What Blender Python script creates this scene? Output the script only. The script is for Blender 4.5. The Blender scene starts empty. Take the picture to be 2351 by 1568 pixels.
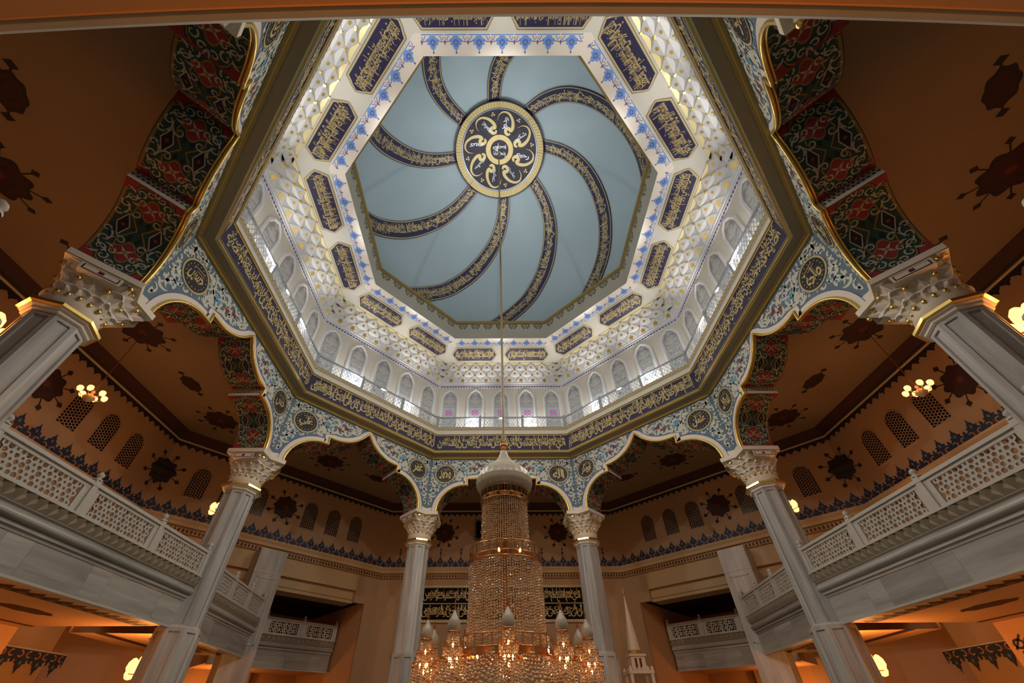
import bpy, math, random
from mathutils import Vector, Matrix
from mathutils.geometry import tessellate_polygon
R = math.radians
sc = bpy.context.scene
C = sc.collection
ZO = 15.1            # everything is laid out with z = 0 at the ring soffit, then lifted so that the floor is z = 0

# ------------------------------------------------------------------ camera
cam_d = bpy.data.cameras.new('camera'); cam = bpy.data.objects.new('camera', cam_d); C.objects.link(cam)
cam_d.sensor_fit = 'HORIZONTAL'; cam_d.sensor_width = 36.0; cam_d.lens = 915.2 / 2351 * 36
cam_d.shift_x = 33.9 / 2351; cam_d.shift_y = 110.65 / 2351
cam_d.clip_start = 0.05; cam_d.clip_end = 300
yaw, pitch, roll = R(0.03), R(40.28), R(-0.27)
fw = Vector((math.sin(yaw) * math.cos(pitch), math.cos(yaw) * math.cos(pitch), math.sin(pitch)))
rt = Vector((math.cos(yaw), -math.sin(yaw), 0)); up = rt.cross(fw)
r2 = rt * math.cos(roll) + up * math.sin(roll); u2 = up * math.cos(roll) - rt * math.sin(roll)
cam.matrix_world = Matrix(((r2.x, u2.x, -fw.x, -0.278), (r2.y, u2.y, -fw.y, -11.897), (r2.z, u2.z, -fw.z, -13.478 + ZO), (0, 0, 0, 1)))
sc.camera = cam

# ------------------------------------------------------------------ world, view
w = bpy.data.worlds.new('world'); sc.world = w; w.use_nodes = True
w.node_tree.nodes['Background'].inputs[0].default_value = (0.05, 0.07, 0.12, 1)
w.node_tree.nodes['Background'].inputs[1].default_value = 0.3
sc.view_settings.view_transform = 'Standard'; sc.view_settings.look = 'None'
sc.view_settings.gamma = 1.0; sc.view_settings.use_curve_mapping = False
sc.view_settings.exposure = 0.08

# ------------------------------------------------------------------ lamps (the lamps of the place, and added hall fill)
def lamp(name, loc, power, col, size=0.2, kind='POINT', rot=None, spot=None):
    d = bpy.data.lights.new(name, kind); d.energy = power; d.color = col
    d.shadow_soft_size = size
    if spot: d.spot_size = R(spot); d.spot_blend = 0.8
    o = bpy.data.objects.new(name, d); C.objects.link(o); o.location = loc
    if rot: o.rotation_euler = rot
    return o
WARM = (1.0, 0.45, 0.16); EMBER = (1.0, 0.36, 0.085); COOL = (0.93, 0.95, 1.0); NEUT = (1.0, 0.86, 0.66)
def sidept(ang, t, d, z):
    a = R(ang); return Vector((math.sin(a) * d + math.cos(a) * t, math.cos(a) * d - math.sin(a) * t, z))
P_DRUM, P_COVE, P_DOME, P_NAVE, P_AISLE, P_SCONCE, P_UNDER = 58, 600, 3600, 1300, 66, 38, 330
SIDES = [('north', 0), ('northeast', 45), ('east', 90), ('southeast', 135), ('south', 180), ('southwest', -135), ('west', -90), ('northwest', -45)]
def aim(src, dst): return (Vector(dst) - Vector(src)).to_track_quat('-Z', 'Y').to_euler()
for nm, a in SIDES:                                   # drum ledge floodlights at the cove and dome; unseen hall spots added as fill
    for t in (-1.95, 1.95):
        lamp('floodlight_beam', sidept(a, t, 10.72, 2.8), P_DRUM, COOL, 0.12)
        p = sidept(a, t, 10.72, 3.0); lamp('cove_beam', p, P_COVE, (1.0, 0.96, 0.9), 0.15, 'SPOT', aim(p, sidept(a, t * 0.9, 9.2, 8.3)), 66)
    p = sidept(a, 0, 10.75, 3.0); lamp('dome_beam', p, P_DOME, COOL, 0.25, 'SPOT', aim(p, sidept(a, 0, -4.0, 16.0)), 54)
    p = sidept(a, 0, 10.42, 3.2); lamp('hall_fill', p, P_NAVE, (1.0, 0.9, 0.76), 0.3, 'SPOT', aim(p, sidept(a, 0, -7.0, -8.5)), 118)
for a in (-90, 90): lamp('aisle_glow', sidept(a, 0.05, 16.1, -3.55), P_AISLE, WARM, 0.4)
for a in (-112.5, -67.5, -22.5, 22.5, 67.5, 112.5): lamp('sconce_glow', sidept(a, 0, 14.45, -5.85), P_SCONCE, WARM, 0.2)
for a in (-67.5, 67.5, -112.5, 112.5): lamp('gallery_glow', sidept(a, 0, 14.7, -11.95), P_UNDER, EMBER, 0.25)
for a in (-45, 45): lamp('gallery_glow', sidept(a, 0, 24.5, -12.0), P_UNDER * 0.5, EMBER, 0.3)
lamp('gallery_glow', sidept(180, 0, 14.5, -12.6), P_UNDER * 0.6, EMBER, 0.3)

# ------------------------------------------------------------------ materials
MATS = {}
def mat(name, col, rough=0.6, metal=0.0, var=0.0, vs=3.0, emit=None, es=1.0, bump=0.0, spec=0.5, trans=0.0, alpha=None):
    m = bpy.data.materials.new(name); m.use_nodes = True; nt = m.node_tree; b = nt.nodes['Principled BSDF']
    b.inputs['Base Color'].default_value = (*col, 1); b.inputs['Roughness'].default_value = rough; b.inputs['Metallic'].default_value = metal
    b.inputs['Specular IOR Level'].default_value = spec
    if trans: b.inputs['Transmission Weight'].default_value = trans
    if emit: b.inputs['Emission Color'].default_value = (*emit, 1); b.inputs['Emission Strength'].default_value = es
    if var or bump:
        tc = nt.nodes.new('ShaderNodeTexCoord'); n = nt.nodes.new('ShaderNodeTexNoise'); n.inputs['Scale'].default_value = vs; n.inputs['Detail'].default_value = 6
        nt.links.new(tc.outputs['Object'], n.inputs['Vector'])
        if var:
            mx = nt.nodes.new('ShaderNodeMix'); mx.data_type = 'RGBA'
            mx.inputs['A'].default_value = (*[c * (1 - var) for c in col], 1); mx.inputs['B'].default_value = (*[min(1, c * (1 + var)) for c in col], 1)
            nt.links.new(n.outputs['Fac'], mx.inputs['Factor']); nt.links.new(mx.outputs['Result'], b.inputs['Base Color'])
        if bump:
            bp = nt.nodes.new('ShaderNodeBump'); bp.inputs['Strength'].default_value = bump; bp.inputs['Distance'].default_value = 0.02
            nt.links.new(n.outputs['Fac'], bp.inputs['Height']); nt.links.new(bp.outputs['Normal'], b.inputs['Normal'])
    MATS[name] = m; return m
def marble(name, lo, hi, stretch):
    m = bpy.data.materials.new(name); m.use_nodes = True; nt = m.node_tree; b = nt.nodes['Principled BSDF']; N = nt.nodes.new; L = nt.links.new
    tc = N('ShaderNodeTexCoord'); oi = N('ShaderNodeObjectInfo'); mp = N('ShaderNodeMapping'); mp.inputs['Scale'].default_value = stretch
    add = N('ShaderNodeVectorMath'); add.operation = 'ADD'; sca = N('ShaderNodeVectorMath'); sca.operation = 'SCALE'
    L(oi.outputs['Location'], add.inputs[0]); L(tc.outputs['Object'], add.inputs[1]); L(add.outputs[0], mp.inputs['Vector'])
    n = N('ShaderNodeTexNoise'); n.inputs['Scale'].default_value = 1.0; n.inputs['Detail'].default_value = 9; n.inputs['Roughness'].default_value = 0.65; n.inputs['Distortion'].default_value = 0.4
    L(mp.outputs['Vector'], n.inputs['Vector'])
    cr = N('ShaderNodeValToRGB'); cr.color_ramp.elements[0].position = 0.3; cr.color_ramp.elements[1].position = 0.72
    cr.color_ramp.elements[0].color = (*lo, 1); cr.color_ramp.elements[1].color = (*hi, 1)
    L(n.outputs['Fac'], cr.inputs['Fac'])
    hs = N('ShaderNodeHueSaturation'); mr = N('ShaderNodeMapRange'); mr.inputs['To Min'].default_value = 0.78; mr.inputs['To Max'].default_value = 1.12
    L(oi.outputs['Random'], mr.inputs['Value']); L(mr.outputs['Result'], hs.inputs['Value']); L(cr.outputs['Color'], hs.inputs['Color'])
    L(hs.outputs['Color'], b.inputs['Base Color']); b.inputs['Roughness'].default_value = 0.45
    MATS[name] = m
mat('cream', (0.69, 0.66, 0.58), 0.6, var=0.04)
mat('white', (0.70, 0.70, 0.70), 0.5)
mat('warm_white', (0.80, 0.72, 0.62), 0.5)
mat('shaded_cream', (0.31, 0.255, 0.165), 0.7, var=0.05)  # drum cream darkened: the shade of the unlit underside is in the colour
mat('grey_cream', (0.60, 0.58, 0.50), 0.7)
mat('gold', (0.78, 0.56, 0.16), 0.3, 0.75)
mat('gold_leaf', (0.83, 0.60, 0.2), 0.22, 0.9)
mat('gold_paint', (0.62, 0.49, 0.22), 0.5, 0.25)
mat('gold_pale', (0.85, 0.72, 0.36), 0.4, 0.15)
mat('old_gold', (0.42, 0.30, 0.10), 0.45, 0.3)
mat('navy', (0.028, 0.024, 0.075), 0.5)
mat('ink', (0.016, 0.012, 0.022), 0.5)
mat('dome_blue', (0.385, 0.475, 0.50), 0.75, var=0.06, vs=0.25)
mat('crest_blue', (0.16, 0.33, 0.72), 0.6)
mat('crest_violet', (0.13, 0.12, 0.40), 0.6)
mat('slate_blue', (0.12, 0.19, 0.26), 0.6, var=0.2, vs=2)
mat('sky_blue', (0.13, 0.36, 0.55), 0.6)
mat('deep_blue', (0.05, 0.08, 0.22), 0.6)
mat('bone', (0.64, 0.63, 0.55), 0.6)
mat('wine', (0.22, 0.035, 0.045), 0.6)
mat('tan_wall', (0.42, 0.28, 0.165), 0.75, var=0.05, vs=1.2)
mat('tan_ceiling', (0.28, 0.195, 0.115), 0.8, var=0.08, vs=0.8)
mat('orange_plaster', (0.62, 0.36, 0.18), 0.7, var=0.06)
mat('cornice_tan', (0.52, 0.36, 0.19), 0.6)
mat('dark_motif', (0.022, 0.016, 0.02), 0.7)
mat('maroon', (0.05, 0.013, 0.011), 0.7, var=0.4, vs=9)
mat('crest_navy', (0.018, 0.028, 0.075), 0.6)
mat('carpet_green', (0.022, 0.065, 0.055), 0.8)
mat('carpet_red', (0.26, 0.025, 0.03), 0.8)
mat('carpet_ochre', (0.30, 0.16, 0.035), 0.8)
mat('carpet_black', (0.012, 0.012, 0.02), 0.8)
mat('carpet_cream', (0.44, 0.40, 0.30), 0.8)
mat('rail_metal', (0.50, 0.51, 0.54), 0.35, 0.5)
mat('frost_glass', (0.52, 0.53, 0.52), 0.25, var=0.12, vs=8, spec=0.8)
mat('tracery', (0.22, 0.22, 0.24), 0.5)
mat('stain_red', (0.5, 0.05, 0.1), 0.3, emit=(1, 0.12, 0.25), es=0.25)  # red and blue panes: faint emission stands in for light on the glass
mat('stain_blue', (0.1, 0.2, 0.5), 0.3, emit=(0.25, 0.45, 1), es=0.25)
mat('stain_clear', (0.8, 0.8, 0.8), 0.3, emit=(0.95, 0.95, 1), es=0.25)
mat('night_glass', (0.01, 0.009, 0.012), 0.2)
mat('lattice_tan', (0.40, 0.27, 0.17), 0.7)
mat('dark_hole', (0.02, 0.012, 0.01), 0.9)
mat('crystal', (0.64, 0.44, 0.26), 0.15, 0.0, spec=1.0, var=0.2, vs=20)
mat('onion_bead', (0.48, 0.43, 0.34), 0.3, var=0.18, vs=14)
mat('copper', (0.62, 0.27, 0.09), 0.25, 0.9)
mat('bulb', (1, 0.75, 0.45), 0.5, emit=(1.0, 0.42, 0.11), es=22)
mat('lamp_glass', (1, 0.8, 0.5), 0.4, emit=(1.0, 0.38, 0.08), es=4.5)
mat('floor_carpet', (0.10, 0.16, 0.15), 0.9, var=0.2, vs=6)
mat('board_black', (0.010, 0.008, 0.006), 0.9, spec=0.1)
mat('dark_red', (0.12, 0.022, 0.012), 0.6)
marble('marble_v', (0.30, 0.28, 0.27), (0.62, 0.60, 0.57), (2.2, 2.2, 0.22))
marble('marble_h', (0.26, 0.25, 0.235), (0.55, 0.53, 0.49), (0.25, 2.0, 3.2))
mat('marble_plain', (0.52, 0.50, 0.46), 0.5, var=0.12, vs=5)
mat('zigzag_stone', (0.33, 0.28, 0.21), 0.6, var=0.1)

# ------------------------------------------------------------------ mesh helpers
class MB:
    def __init__(s): s.v = []; s.f = []; s.m = []; s.names = []; s.sm = []
    def mi(s, m):
        if m not in s.names: s.names.append(m)
        return s.names.index(m)
    def face(s, pts, m, smooth=False):
        b = len(s.v); s.v += [tuple(p) for p in pts]; s.f.append(list(range(b, b + len(pts)))); s.m.append(s.mi(m)); s.sm.append(smooth)
    def grid(s, rows, m, smooth=False, close=False):
        b = len(s.v); n = len(rows[0])
        for r in rows: s.v += [tuple(p) for p in r]
        k = s.mi(m)
        for i in range(len(rows) - 1):
            for j in range(n if close else n - 1):
                j2 = (j + 1) % n
                s.f.append([b + i * n + j, b + i * n + j2, b + (i + 1) * n + j2, b + (i + 1) * n + j]); s.m.append(k); s.sm.append(smooth)
    def box(s, x0, x1, y0, y1, z0, z1, m):
        b = len(s.v); s.v += [(x, y, z) for x in (x0, x1) for y in (y0, y1) for z in (z0, z1)]; k = s.mi(m)
        for f in ((0, 1, 3, 2), (4, 6, 7, 5), (0, 4, 5, 1), (2, 3, 7, 6), (0, 2, 6, 4), (1, 5, 7, 3)):
            s.f.append([b + i for i in f]); s.m.append(k); s.sm.append(False)
    def lathe(s, prof, n, m, c=(0, 0, 0), smooth=True, mod=None, ph=0.0):
        rows = []
        for r, z in prof:
            rows.append([(c[0] + r * (mod(j) if mod else 1) * math.cos(2 * math.pi * j / n + ph), c[1] + r * (mod(j) if mod else 1) * math.sin(2 * math.pi * j / n + ph), c[2] + z) for j in range(n)])
        s.grid(rows, m, smooth, True)
    def tube(s, pts, r, m, n=6, smooth=True):
        rows = []
        for i, p in enumerate(pts):
            p = Vector(p); a = Vector(pts[max(i - 1, 0)]); b = Vector(pts[min(i + 1, len(pts) - 1)]); t = (b - a).normalized()
            x = t.cross(Vector((0, 1, 0)) if abs(t.y) < 0.9 else Vector((1, 0, 0))).normalized(); y = t.cross(x)
            rows.append([p + (x * math.cos(2 * math.pi * j / n) + y * math.sin(2 * math.pi * j / n)) * r for j in range(n)])
        s.grid(rows, m, smooth, True)
    def poly(s, pts2, m, mp):
        t = tessellate_polygon([[Vector((p[0], p[1], 0)) for p in pts2]])
        b = len(s.v); s.v += [tuple(mp(*p)) for p in pts2]; k = s.mi(m)
        for a in t: s.f.append([b + i for i in a]); s.m.append(k); s.sm.append(False)
    def ribbon(s, pts, wd, m, mp):
        n = len(pts); L = []; Rr = []
        for i, p in enumerate(pts):
            a = pts[max(i - 1, 0)]; b = pts[min(i + 1, n - 1)]; dx, dy = b[0] - a[0], b[1] - a[1]; l = math.hypot(dx, dy) or 1
            h = (wd(i / (n - 1)) if callable(wd) else wd) / 2
            L.append((p[0] - dy / l * h, p[1] + dx / l * h)); Rr.append((p[0] + dy / l * h, p[1] - dx / l * h))
        s.grid([[mp(*p) for p in L], [mp(*p) for p in Rr]], m)
    def disc(s, pts2, m, mp):                            # filled outline that follows a curved surface
        n = len(pts2); cx = sum(p[0] for p in pts2) / n; cy = sum(p[1] for p in pts2) / n
        s.grid([[mp(cx + (p[0] - cx) * k, cy + (p[1] - cy) * k) for p in pts2] for k in (0.01, 0.35, 0.7, 1.0)], m, False, True)
    def text(s, td, m, mp):
        vs, fs = td; b = len(s.v); s.v += [tuple(mp(*p)) for p in vs]; k = s.mi(m)
        for f in fs: s.f.append([b + i for i in f]); s.m.append(k); s.sm.append(False)
    def data(s, name):
        me = bpy.data.meshes.new(name); me.from_pydata(s.v, [], s.f)
        for n in s.names: me.materials.append(MATS[n])
        me.polygons.foreach_set('material_index', s.m); me.polygons.foreach_set('use_smooth', s.sm); me.update(); return me
    def obj(s, name, parent=None): return put(name, s.data(name), parent)
def put(name, me, parent=None, loc=(0, 0, 0), rz=0.0, sc_=None):
    o = bpy.data.objects.new(name, me); C.objects.link(o); o.location = loc; o.rotation_euler[2] = rz
    if sc_: o.scale = sc_
    if parent: o.parent = parent
    return o
def empty(name, loc=(0, 0, 0), rz=0.0, parent=None):
    o = put(name, None, parent, loc, rz); o.empty_display_size = 0.2; return o
def tag(o, label, cat, group=None):
    o['label'] = label; o['category'] = cat
    if group: o['group'] = group
    return o
def struct(o, label=None):
    o['kind'] = 'structure'
    if label: o['label'] = label
    return o
def stuff(o): o['kind'] = 'stuff'; return o
def flat(y, ox=0.0, oz=0.0, sx=1.0):                 # (t, z) decal on a side plane at distance y
    return lambda u, v: (ox + sx * u, y, oz + v)
def circ(cx, cy, r, n=24, ry=None, ph=0.0): return [(cx + r * math.cos(2 * math.pi * i / n + ph), cy + (ry or r) * math.sin(2 * math.pi * i / n + ph)) for i in range(n)]
def lobed(cx, cy, r, k, amp, n=48, ry=None): return [(cx + r * (1 + amp * math.cos(k * a)) * math.cos(a), cy + (ry or r) * (1 + amp * math.cos(k * a)) * math.sin(a)) for a in [2 * math.pi * i / n for i in range(n)]]
T225 = math.tan(R(22.5))
def sweep(mb, prof, mats, ext=None, smooth=False):    # profile of (d, z) swept along one side of the octagon
    for i in range(len(prof) - 1):
        (d0, z0), (d1, z1) = prof[i], prof[i + 1]; m = mats[i] if isinstance(mats, (list, tuple)) else mats
        if m is None: continue
        l0, r0 = ext if ext else (-d0 * T225, d0 * T225); l1, r1 = ext if ext else (-d1 * T225, d1 * T225)
        mb.face([(l0, d0, z0), (r0, d0, z0), (r1, d1, z1), (l1, d1, z1)], m, smooth)

# ------------------------------------------------------------------ Arabic lettering
FORMS = {'ا': (0xFE8D, 0xFE8E), 'أ': (0xFE83, 0xFE84), 'إ': (0xFE87, 0xFE88), 'ة': (0xFE93, 0xFE94), 'د': (0xFEA9, 0xFEAA), 'ذ': (0xFEAB, 0xFEAC), 'ر': (0xFEAD, 0xFEAE), 'ز': (0xFEAF, 0xFEB0), 'و': (0xFEED, 0xFEEE), 'ى': (0xFEEF, 0xFEF0), 'ء': (0xFE80,),
         'ب': (0xFE8F, 0xFE90, 0xFE91, 0xFE92), 'ت': (0xFE95, 0xFE96, 0xFE97, 0xFE98), 'ث': (0xFE99, 0xFE9A, 0xFE9B, 0xFE9C), 'ج': (0xFE9D, 0xFE9E, 0xFE9F, 0xFEA0), 'ح': (0xFEA1, 0xFEA2, 0xFEA3, 0xFEA4), 'خ': (0xFEA5, 0xFEA6, 0xFEA7, 0xFEA8),
         'س': (0xFEB1, 0xFEB2, 0xFEB3, 0xFEB4), 'ش': (0xFEB5, 0xFEB6, 0xFEB7, 0xFEB8), 'ص': (0xFEB9, 0xFEBA, 0xFEBB, 0xFEBC), 'ض': (0xFEBD, 0xFEBE, 0xFEBF, 0xFEC0), 'ط': (0xFEC1, 0xFEC2, 0xFEC3, 0xFEC4), 'ظ': (0xFEC5, 0xFEC6, 0xFEC7, 0xFEC8),
         'ع': (0xFEC9, 0xFECA, 0xFECB, 0xFECC), 'غ': (0xFECD, 0xFECE, 0xFECF, 0xFED0), 'ف': (0xFED1, 0xFED2, 0xFED3, 0xFED4), 'ق': (0xFED5, 0xFED6, 0xFED7, 0xFED8), 'ك': (0xFED9, 0xFEDA, 0xFEDB, 0xFEDC), 'ل': (0xFEDD, 0xFEDE, 0xFEDF, 0xFEE0),
         'م': (0xFEE1, 0xFEE2, 0xFEE3, 0xFEE4), 'ن': (0xFEE5, 0xFEE6, 0xFEE7, 0xFEE8), 'ه': (0xFEE9, 0xFEEA, 0xFEEB, 0xFEEC), 'ي': (0xFEF1, 0xFEF2, 0xFEF3, 0xFEF4)}
def shape(t):
    out = []
    for wd in t.split(' '):
        if wd == 'الله': out.append('\uFEEA\uFEE0\uFEDF\uFE8D'); continue
        r = ''; prev = False; i = 0
        while i < len(wd):
            ch = wd[i]
            if ch == 'ل' and i + 1 < len(wd) and wd[i + 1] in 'اأإ':
                r += chr({'ا': 0xFEFB, 'أ': 0xFEF7, 'إ': 0xFEF9}[wd[i + 1]] + (1 if prev else 0)); prev = False; i += 2; continue
            f = FORMS.get(ch)
            if not f: i += 1; continue
            nxt = i + 1 < len(wd) and wd[i + 1] in FORMS and len(FORMS[wd[i + 1]]) > 1
            dual = len(f) == 4
            if prev and dual and nxt: r += chr(f[3])
            elif dual and nxt: r += chr(f[2])
            elif prev and len(f) > 1: r += chr(f[1])
            else: r += chr(f[0])
            prev = dual and nxt; i += 1
        out.append(r[::-1])
    return ' '.join(out[::-1])
_tc = bpy.data.curves.new('lettering', 'FONT'); _tc.resolution_u = 2; _tc.fill_mode = 'FRONT'
_to = bpy.data.objects.new('lettering', _tc); C.objects.link(_to)
_cache = {}
def glyphs(t, off=0.0, space=0.8):                    # unit box: x in 0..1, y in 0..1
    key = (t, off, space)
    if key not in _cache:
        _tc.body = shape(t); _tc.offset = off; _tc.space_word = 0.35; _tc.space_character = space
        dg = bpy.context.evaluated_depsgraph_get(); dg.update(); ev = _to.evaluated_get(dg); me = ev.to_mesh()
        vs = [(v.co.x, v.co.y) for v in me.vertices]; fs = [list(p.vertices) for p in me.polygons]; ev.to_mesh_clear()
        x0, x1 = min(v[0] for v in vs), max(v[0] for v in vs); y0, y1 = min(v[1] for v in vs), max(v[1] for v in vs)
        _cache[key] = ([((a - x0) / (x1 - x0), (b - y0) / (y1 - y0)) for a, b in vs], fs)
    return _cache[key]
def fit(t, x0, x1, y0, y1, off=0.0, space=0.8):
    vs, fs = glyphs(t, off, space); return [(x0 + a * (x1 - x0), y0 + b * (y1 - y0)) for a, b in vs], fs
def script_band(mb, t, x0, x1, y0, y1, m, mp, off=0.012):   # interlaced two-line inscription filling a band
    ws = t.split(' '); h = y1 - y0; n = len(ws)
    mb.text(fit(t, x0, x1, y0, y0 + h * 0.80, off, 0.78), m, mp)
    half = ' '.join(ws[1::2] + ws[0::2]) if n > 3 else t
    mb.text(fit(half, x0 + 0.01 * (x1 - x0), x1, y0 + h * 0.36, y1, off * 0.6, 0.78), m, mp)
VERSES = {0: 'الذي علم بالقلم علم الانسان ما لم يعلم كلا ان الانسان ليطغى ان راه استغنى',
          45: 'بسم الله الرحمن الرحيم اقرا باسم ربك الذي خلق خلق الانسان من علق اقرا وربك الاكرم',
          -45: 'ان الى ربك الرجعى ارايت الذي ينهى عبدا اذا صلى ارايت ان كان على الهدى او امر بالتقوى',
          -90: 'ارايت ان كذب وتولى الم يعلم بان الله يرى كلا لئن لم ينته لنسفعا بالناصية',
          90: 'ناصية كاذبة خاطئة فليدع ناديه سندع الزبانية كلا لا تطعه واسجد واقترب',
          -135: 'الله نور السماوات والارض مثل نوره كمشكاة فيها مصباح', 135: 'المصباح في زجاجة الزجاجة كانها كوكب دري يوقد من شجرة', 180: 'نور على نور يهدي الله لنوره من يشاء'}
SHORT = ['الله نور السماوات والارض', 'مثل نوره كمشكاة فيها مصباح', 'المصباح في زجاجة كانها كوكب', 'دري يوقد من شجرة مباركة', 'زيتونة لا شرقية ولا غربية', 'يكاد زيتها يضيء ولو لم', 'تمسسه نار نور على نور', 'يهدي الله لنوره من يشاء',
         'قل هو الله احد الله الصمد', 'لم يلد ولم يولد ولم يكن', 'له كفوا احد والله عليم', 'الحمد لله رب العالمين الرحمن', 'مالك يوم الدين اياك نعبد', 'واياك نستعين اهدنا الصراط', 'المستقيم صراط الذين انعمت', 'عليهم غير المغضوب عليهم']
NAMES = {0: ('محمد', 'الله'), 45: ('ابو بكر', 'عثمان'), -45: ('علي', 'عمر'), -90: ('حسين', 'حسن'), 90: ('سعد', 'طلحة'), -135: ('زبير', 'سعيد'), 135: ('خالد', 'زيد'), 180: ('بلال', 'حمزة')}
rng = random.Random(7)

# ================================================================== STRUCTURE
# ------------------------------------------------------------------ floor
mb = MB(); mb.face([(-27, -27, -15.1), (27, -27, -15.1), (27, 27, -15.1), (-27, 27, -15.1)], 'floor_carpet')
struct(mb.obj('floor'), 'carpeted prayer hall floor')

# ------------------------------------------------------------------ painted motifs (shared meshes, in a flat u-v frame)
def star_mesh(name, mp, r=0.70, sat=0.99, n=8):
    m = MB()
    m.poly(lobed(0, 0, r, n, 0.10, 64), 'dark_motif', lambda u, v: mp(u, v, 0.004))
    m.poly(lobed(0, 0, r * 0.86, n, 0.08, 48), 'maroon', lambda u, v: mp(u, v, 0.008))
    for k in range(n):
        a = 2 * math.pi * (k + 0.5) / n; c, s = math.cos(a), math.sin(a)
        m.ribbon([(c * r * 0.9, s * r * 0.9), (c * sat, s * sat)], 0.05, 'dark_motif', lambda u, v: mp(u, v, 0.005))
        q = [(sat + 0.19, 0), (sat + 0.04, 0.13), (sat - 0.12, 0), (sat + 0.04, -0.13)]
        m.poly([(c * x - s * y, s * x + c * y) for x, y in q], 'dark_motif', lambda u, v: mp(u, v, 0.006))
    for k in range(n):
        a = 2 * math.pi * k / n
        m.poly(circ(math.cos(a) * r * 0.5, math.sin(a) * r * 0.5, r * 0.11, 6), 'dark_motif', lambda u, v: mp(u, v, 0.012))
    m.poly(circ(0, 0, r * 0.2, 8), 'dark_red', lambda u, v: mp(u, v, 0.012))
    return m.data(name)
def oval_mesh(name, mp):
    m = MB()
    m.poly(lobed(0, 0, 0.62, 8, 0.06, 48, 0.4), 'dark_motif', lambda u, v: mp(u, v, 0.004))
    m.poly(lobed(0, 0, 0.5, 8, 0.06, 48, 0.3), 'maroon', lambda u, v: mp(u, v, 0.008))
    for s in (-1, 1):
        m.ribbon([(s * 0.6, 0), (s * 0.8, 0)], 0.06, 'dark_motif', lambda u, v: mp(u, v, 0.005))
        m.poly([(s * 0.7, 0), (s * 0.84, 0.17), (s * 0.98, 0), (s * 0.84, -0.17)], 'dark_motif', lambda u, v: mp(u, v, 0.006))
    for k in range(6): m.poly(circ(0.3 * math.cos(k * 1.047), 0.17 * math.sin(k * 1.047), 0.06, 6), 'dark_motif', lambda u, v: mp(u, v, 0.012))
    return m.data(name)
on_wall = lambda u, v, h: (u, -h, v)
on_ceil = lambda u, v, h: (u, v, -h)
STAR_W = star_mesh('painted_star', on_wall); STAR_C = star_mesh('ceiling_star', on_ceil, 0.82, 1.14); OVAL_C = oval_mesh('ceiling_oval', on_ceil)

# ------------------------------------------------------------------ aisle ceiling
WD = {0: 18.3}                                         # distance of the outer walls (north one stands a little nearer)
def wlim(a):
    if a == -45: return (-7.87, 6.88)
    if a == 45: return (-6.88, 7.87)
    if a == 0: return (-8.57, 8.57)
    return (-7.87, 7.87)
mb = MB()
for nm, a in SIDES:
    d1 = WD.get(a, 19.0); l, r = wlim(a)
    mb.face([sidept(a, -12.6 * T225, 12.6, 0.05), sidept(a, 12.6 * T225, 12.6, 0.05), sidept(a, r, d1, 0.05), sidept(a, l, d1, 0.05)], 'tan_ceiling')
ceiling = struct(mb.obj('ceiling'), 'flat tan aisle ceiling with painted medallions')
for nm, a in SIDES:
    if a == 180: continue
    def cput(n, me, t, d, rz=0.0): p = sidept(a, t, d, 0.05); return put(n, me, ceiling, p, -R(a) + rz)
    cput('ceiling_star', STAR_C, 0, 16.1)
    for s in (-1, 1):
        cput('ceiling_oval', OVAL_C, 3.5 * s, 16.0)
        if a in (-135, -90, -45, 0, 45, 90) and s == 1:
            cput('ceiling_star', STAR_C, 6.69, 16.15, R(-22.5))

# ------------------------------------------------------------------ outer walls
CREST = MB()
f_ = lambda h: (lambda u, v: (u, -h, v))
CREST.box(-0.375, 0.375, -0.012, 0.0, 0.0, 0.05, 'marble_plain')
CREST.poly([(-0.375, 0.05), (0.375, 0.05), (0.375, 0.26), (0.30, 0.34), (0.2, 0.42), (0.24, 0.5), (0.13, 0.53), (0.1, 0.64), (0.05, 0.68), (0, 0.86), (-0.05, 0.68), (-0.1, 0.64), (-0.13, 0.53), (-0.24, 0.5), (-0.2, 0.42), (-0.30, 0.34), (-0.375, 0.26)], 'crest_navy', f_(0.006))
for s in (-1, 1):
    CREST.ribbon([(s * (0.19 + 0.1 * math.cos(q)), 0.2 + 0.1 * math.sin(q)) for q in [R(40 + i * 28) for i in range(10)]], 0.045, 'lattice_tan', f_(0.012))
    CREST.poly([(s * 0.375, 0.2), (s * 0.3, 0.3), (s * 0.33, 0.45), (s * 0.375, 0.5)], 'crest_navy', f_(0.007))
CREST.poly(circ(0, 0.22, 0.07, 8), 'dark_red', f_(0.013)); CREST.poly([(0, 0.4), (0.06, 0.48), (0, 0.58), (-0.06, 0.48)], 'slate_blue', f_(0.012))
CREST = CREST.data('border_palmette')
FINIAL = MB(); FINIAL.ribbon([(0, 0.8), (0, 1.35)], 0.04, 'crest_navy', f_(0.006)); FINIAL.poly([(0, 0.9), (0.1, 1.02), (0, 1.14), (-0.1, 1.02)], 'crest_navy', f_(0.008)); FINIAL.poly(circ(0, 1.27, 0.07, 8), 'crest_navy', f_(0.008)); FINIAL.poly([(-.04, 1.3), (.04, 1.3), (0, 1.45)], 'crest_navy', f_(0.008))
FINIAL = FINIAL.data('border_finial')
def arch_win(wd, z0, zs, z1, n=8):                     # outline of a slightly pointed window
    h = wd / 2; pts = [(-h, z0), (h, z0), (h, zs)]
    for i in range(1, n): q = i / n; pts.append((h * math.cos(q * math.pi / 2) ** 0.9, zs + (z1 - zs) * math.sin(q * math.pi / 2)))
    pts.append((0, z1 + 0.03)); pts += [(-x, y) for x, y in pts[2:-1][::-1]]
    return pts
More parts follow.
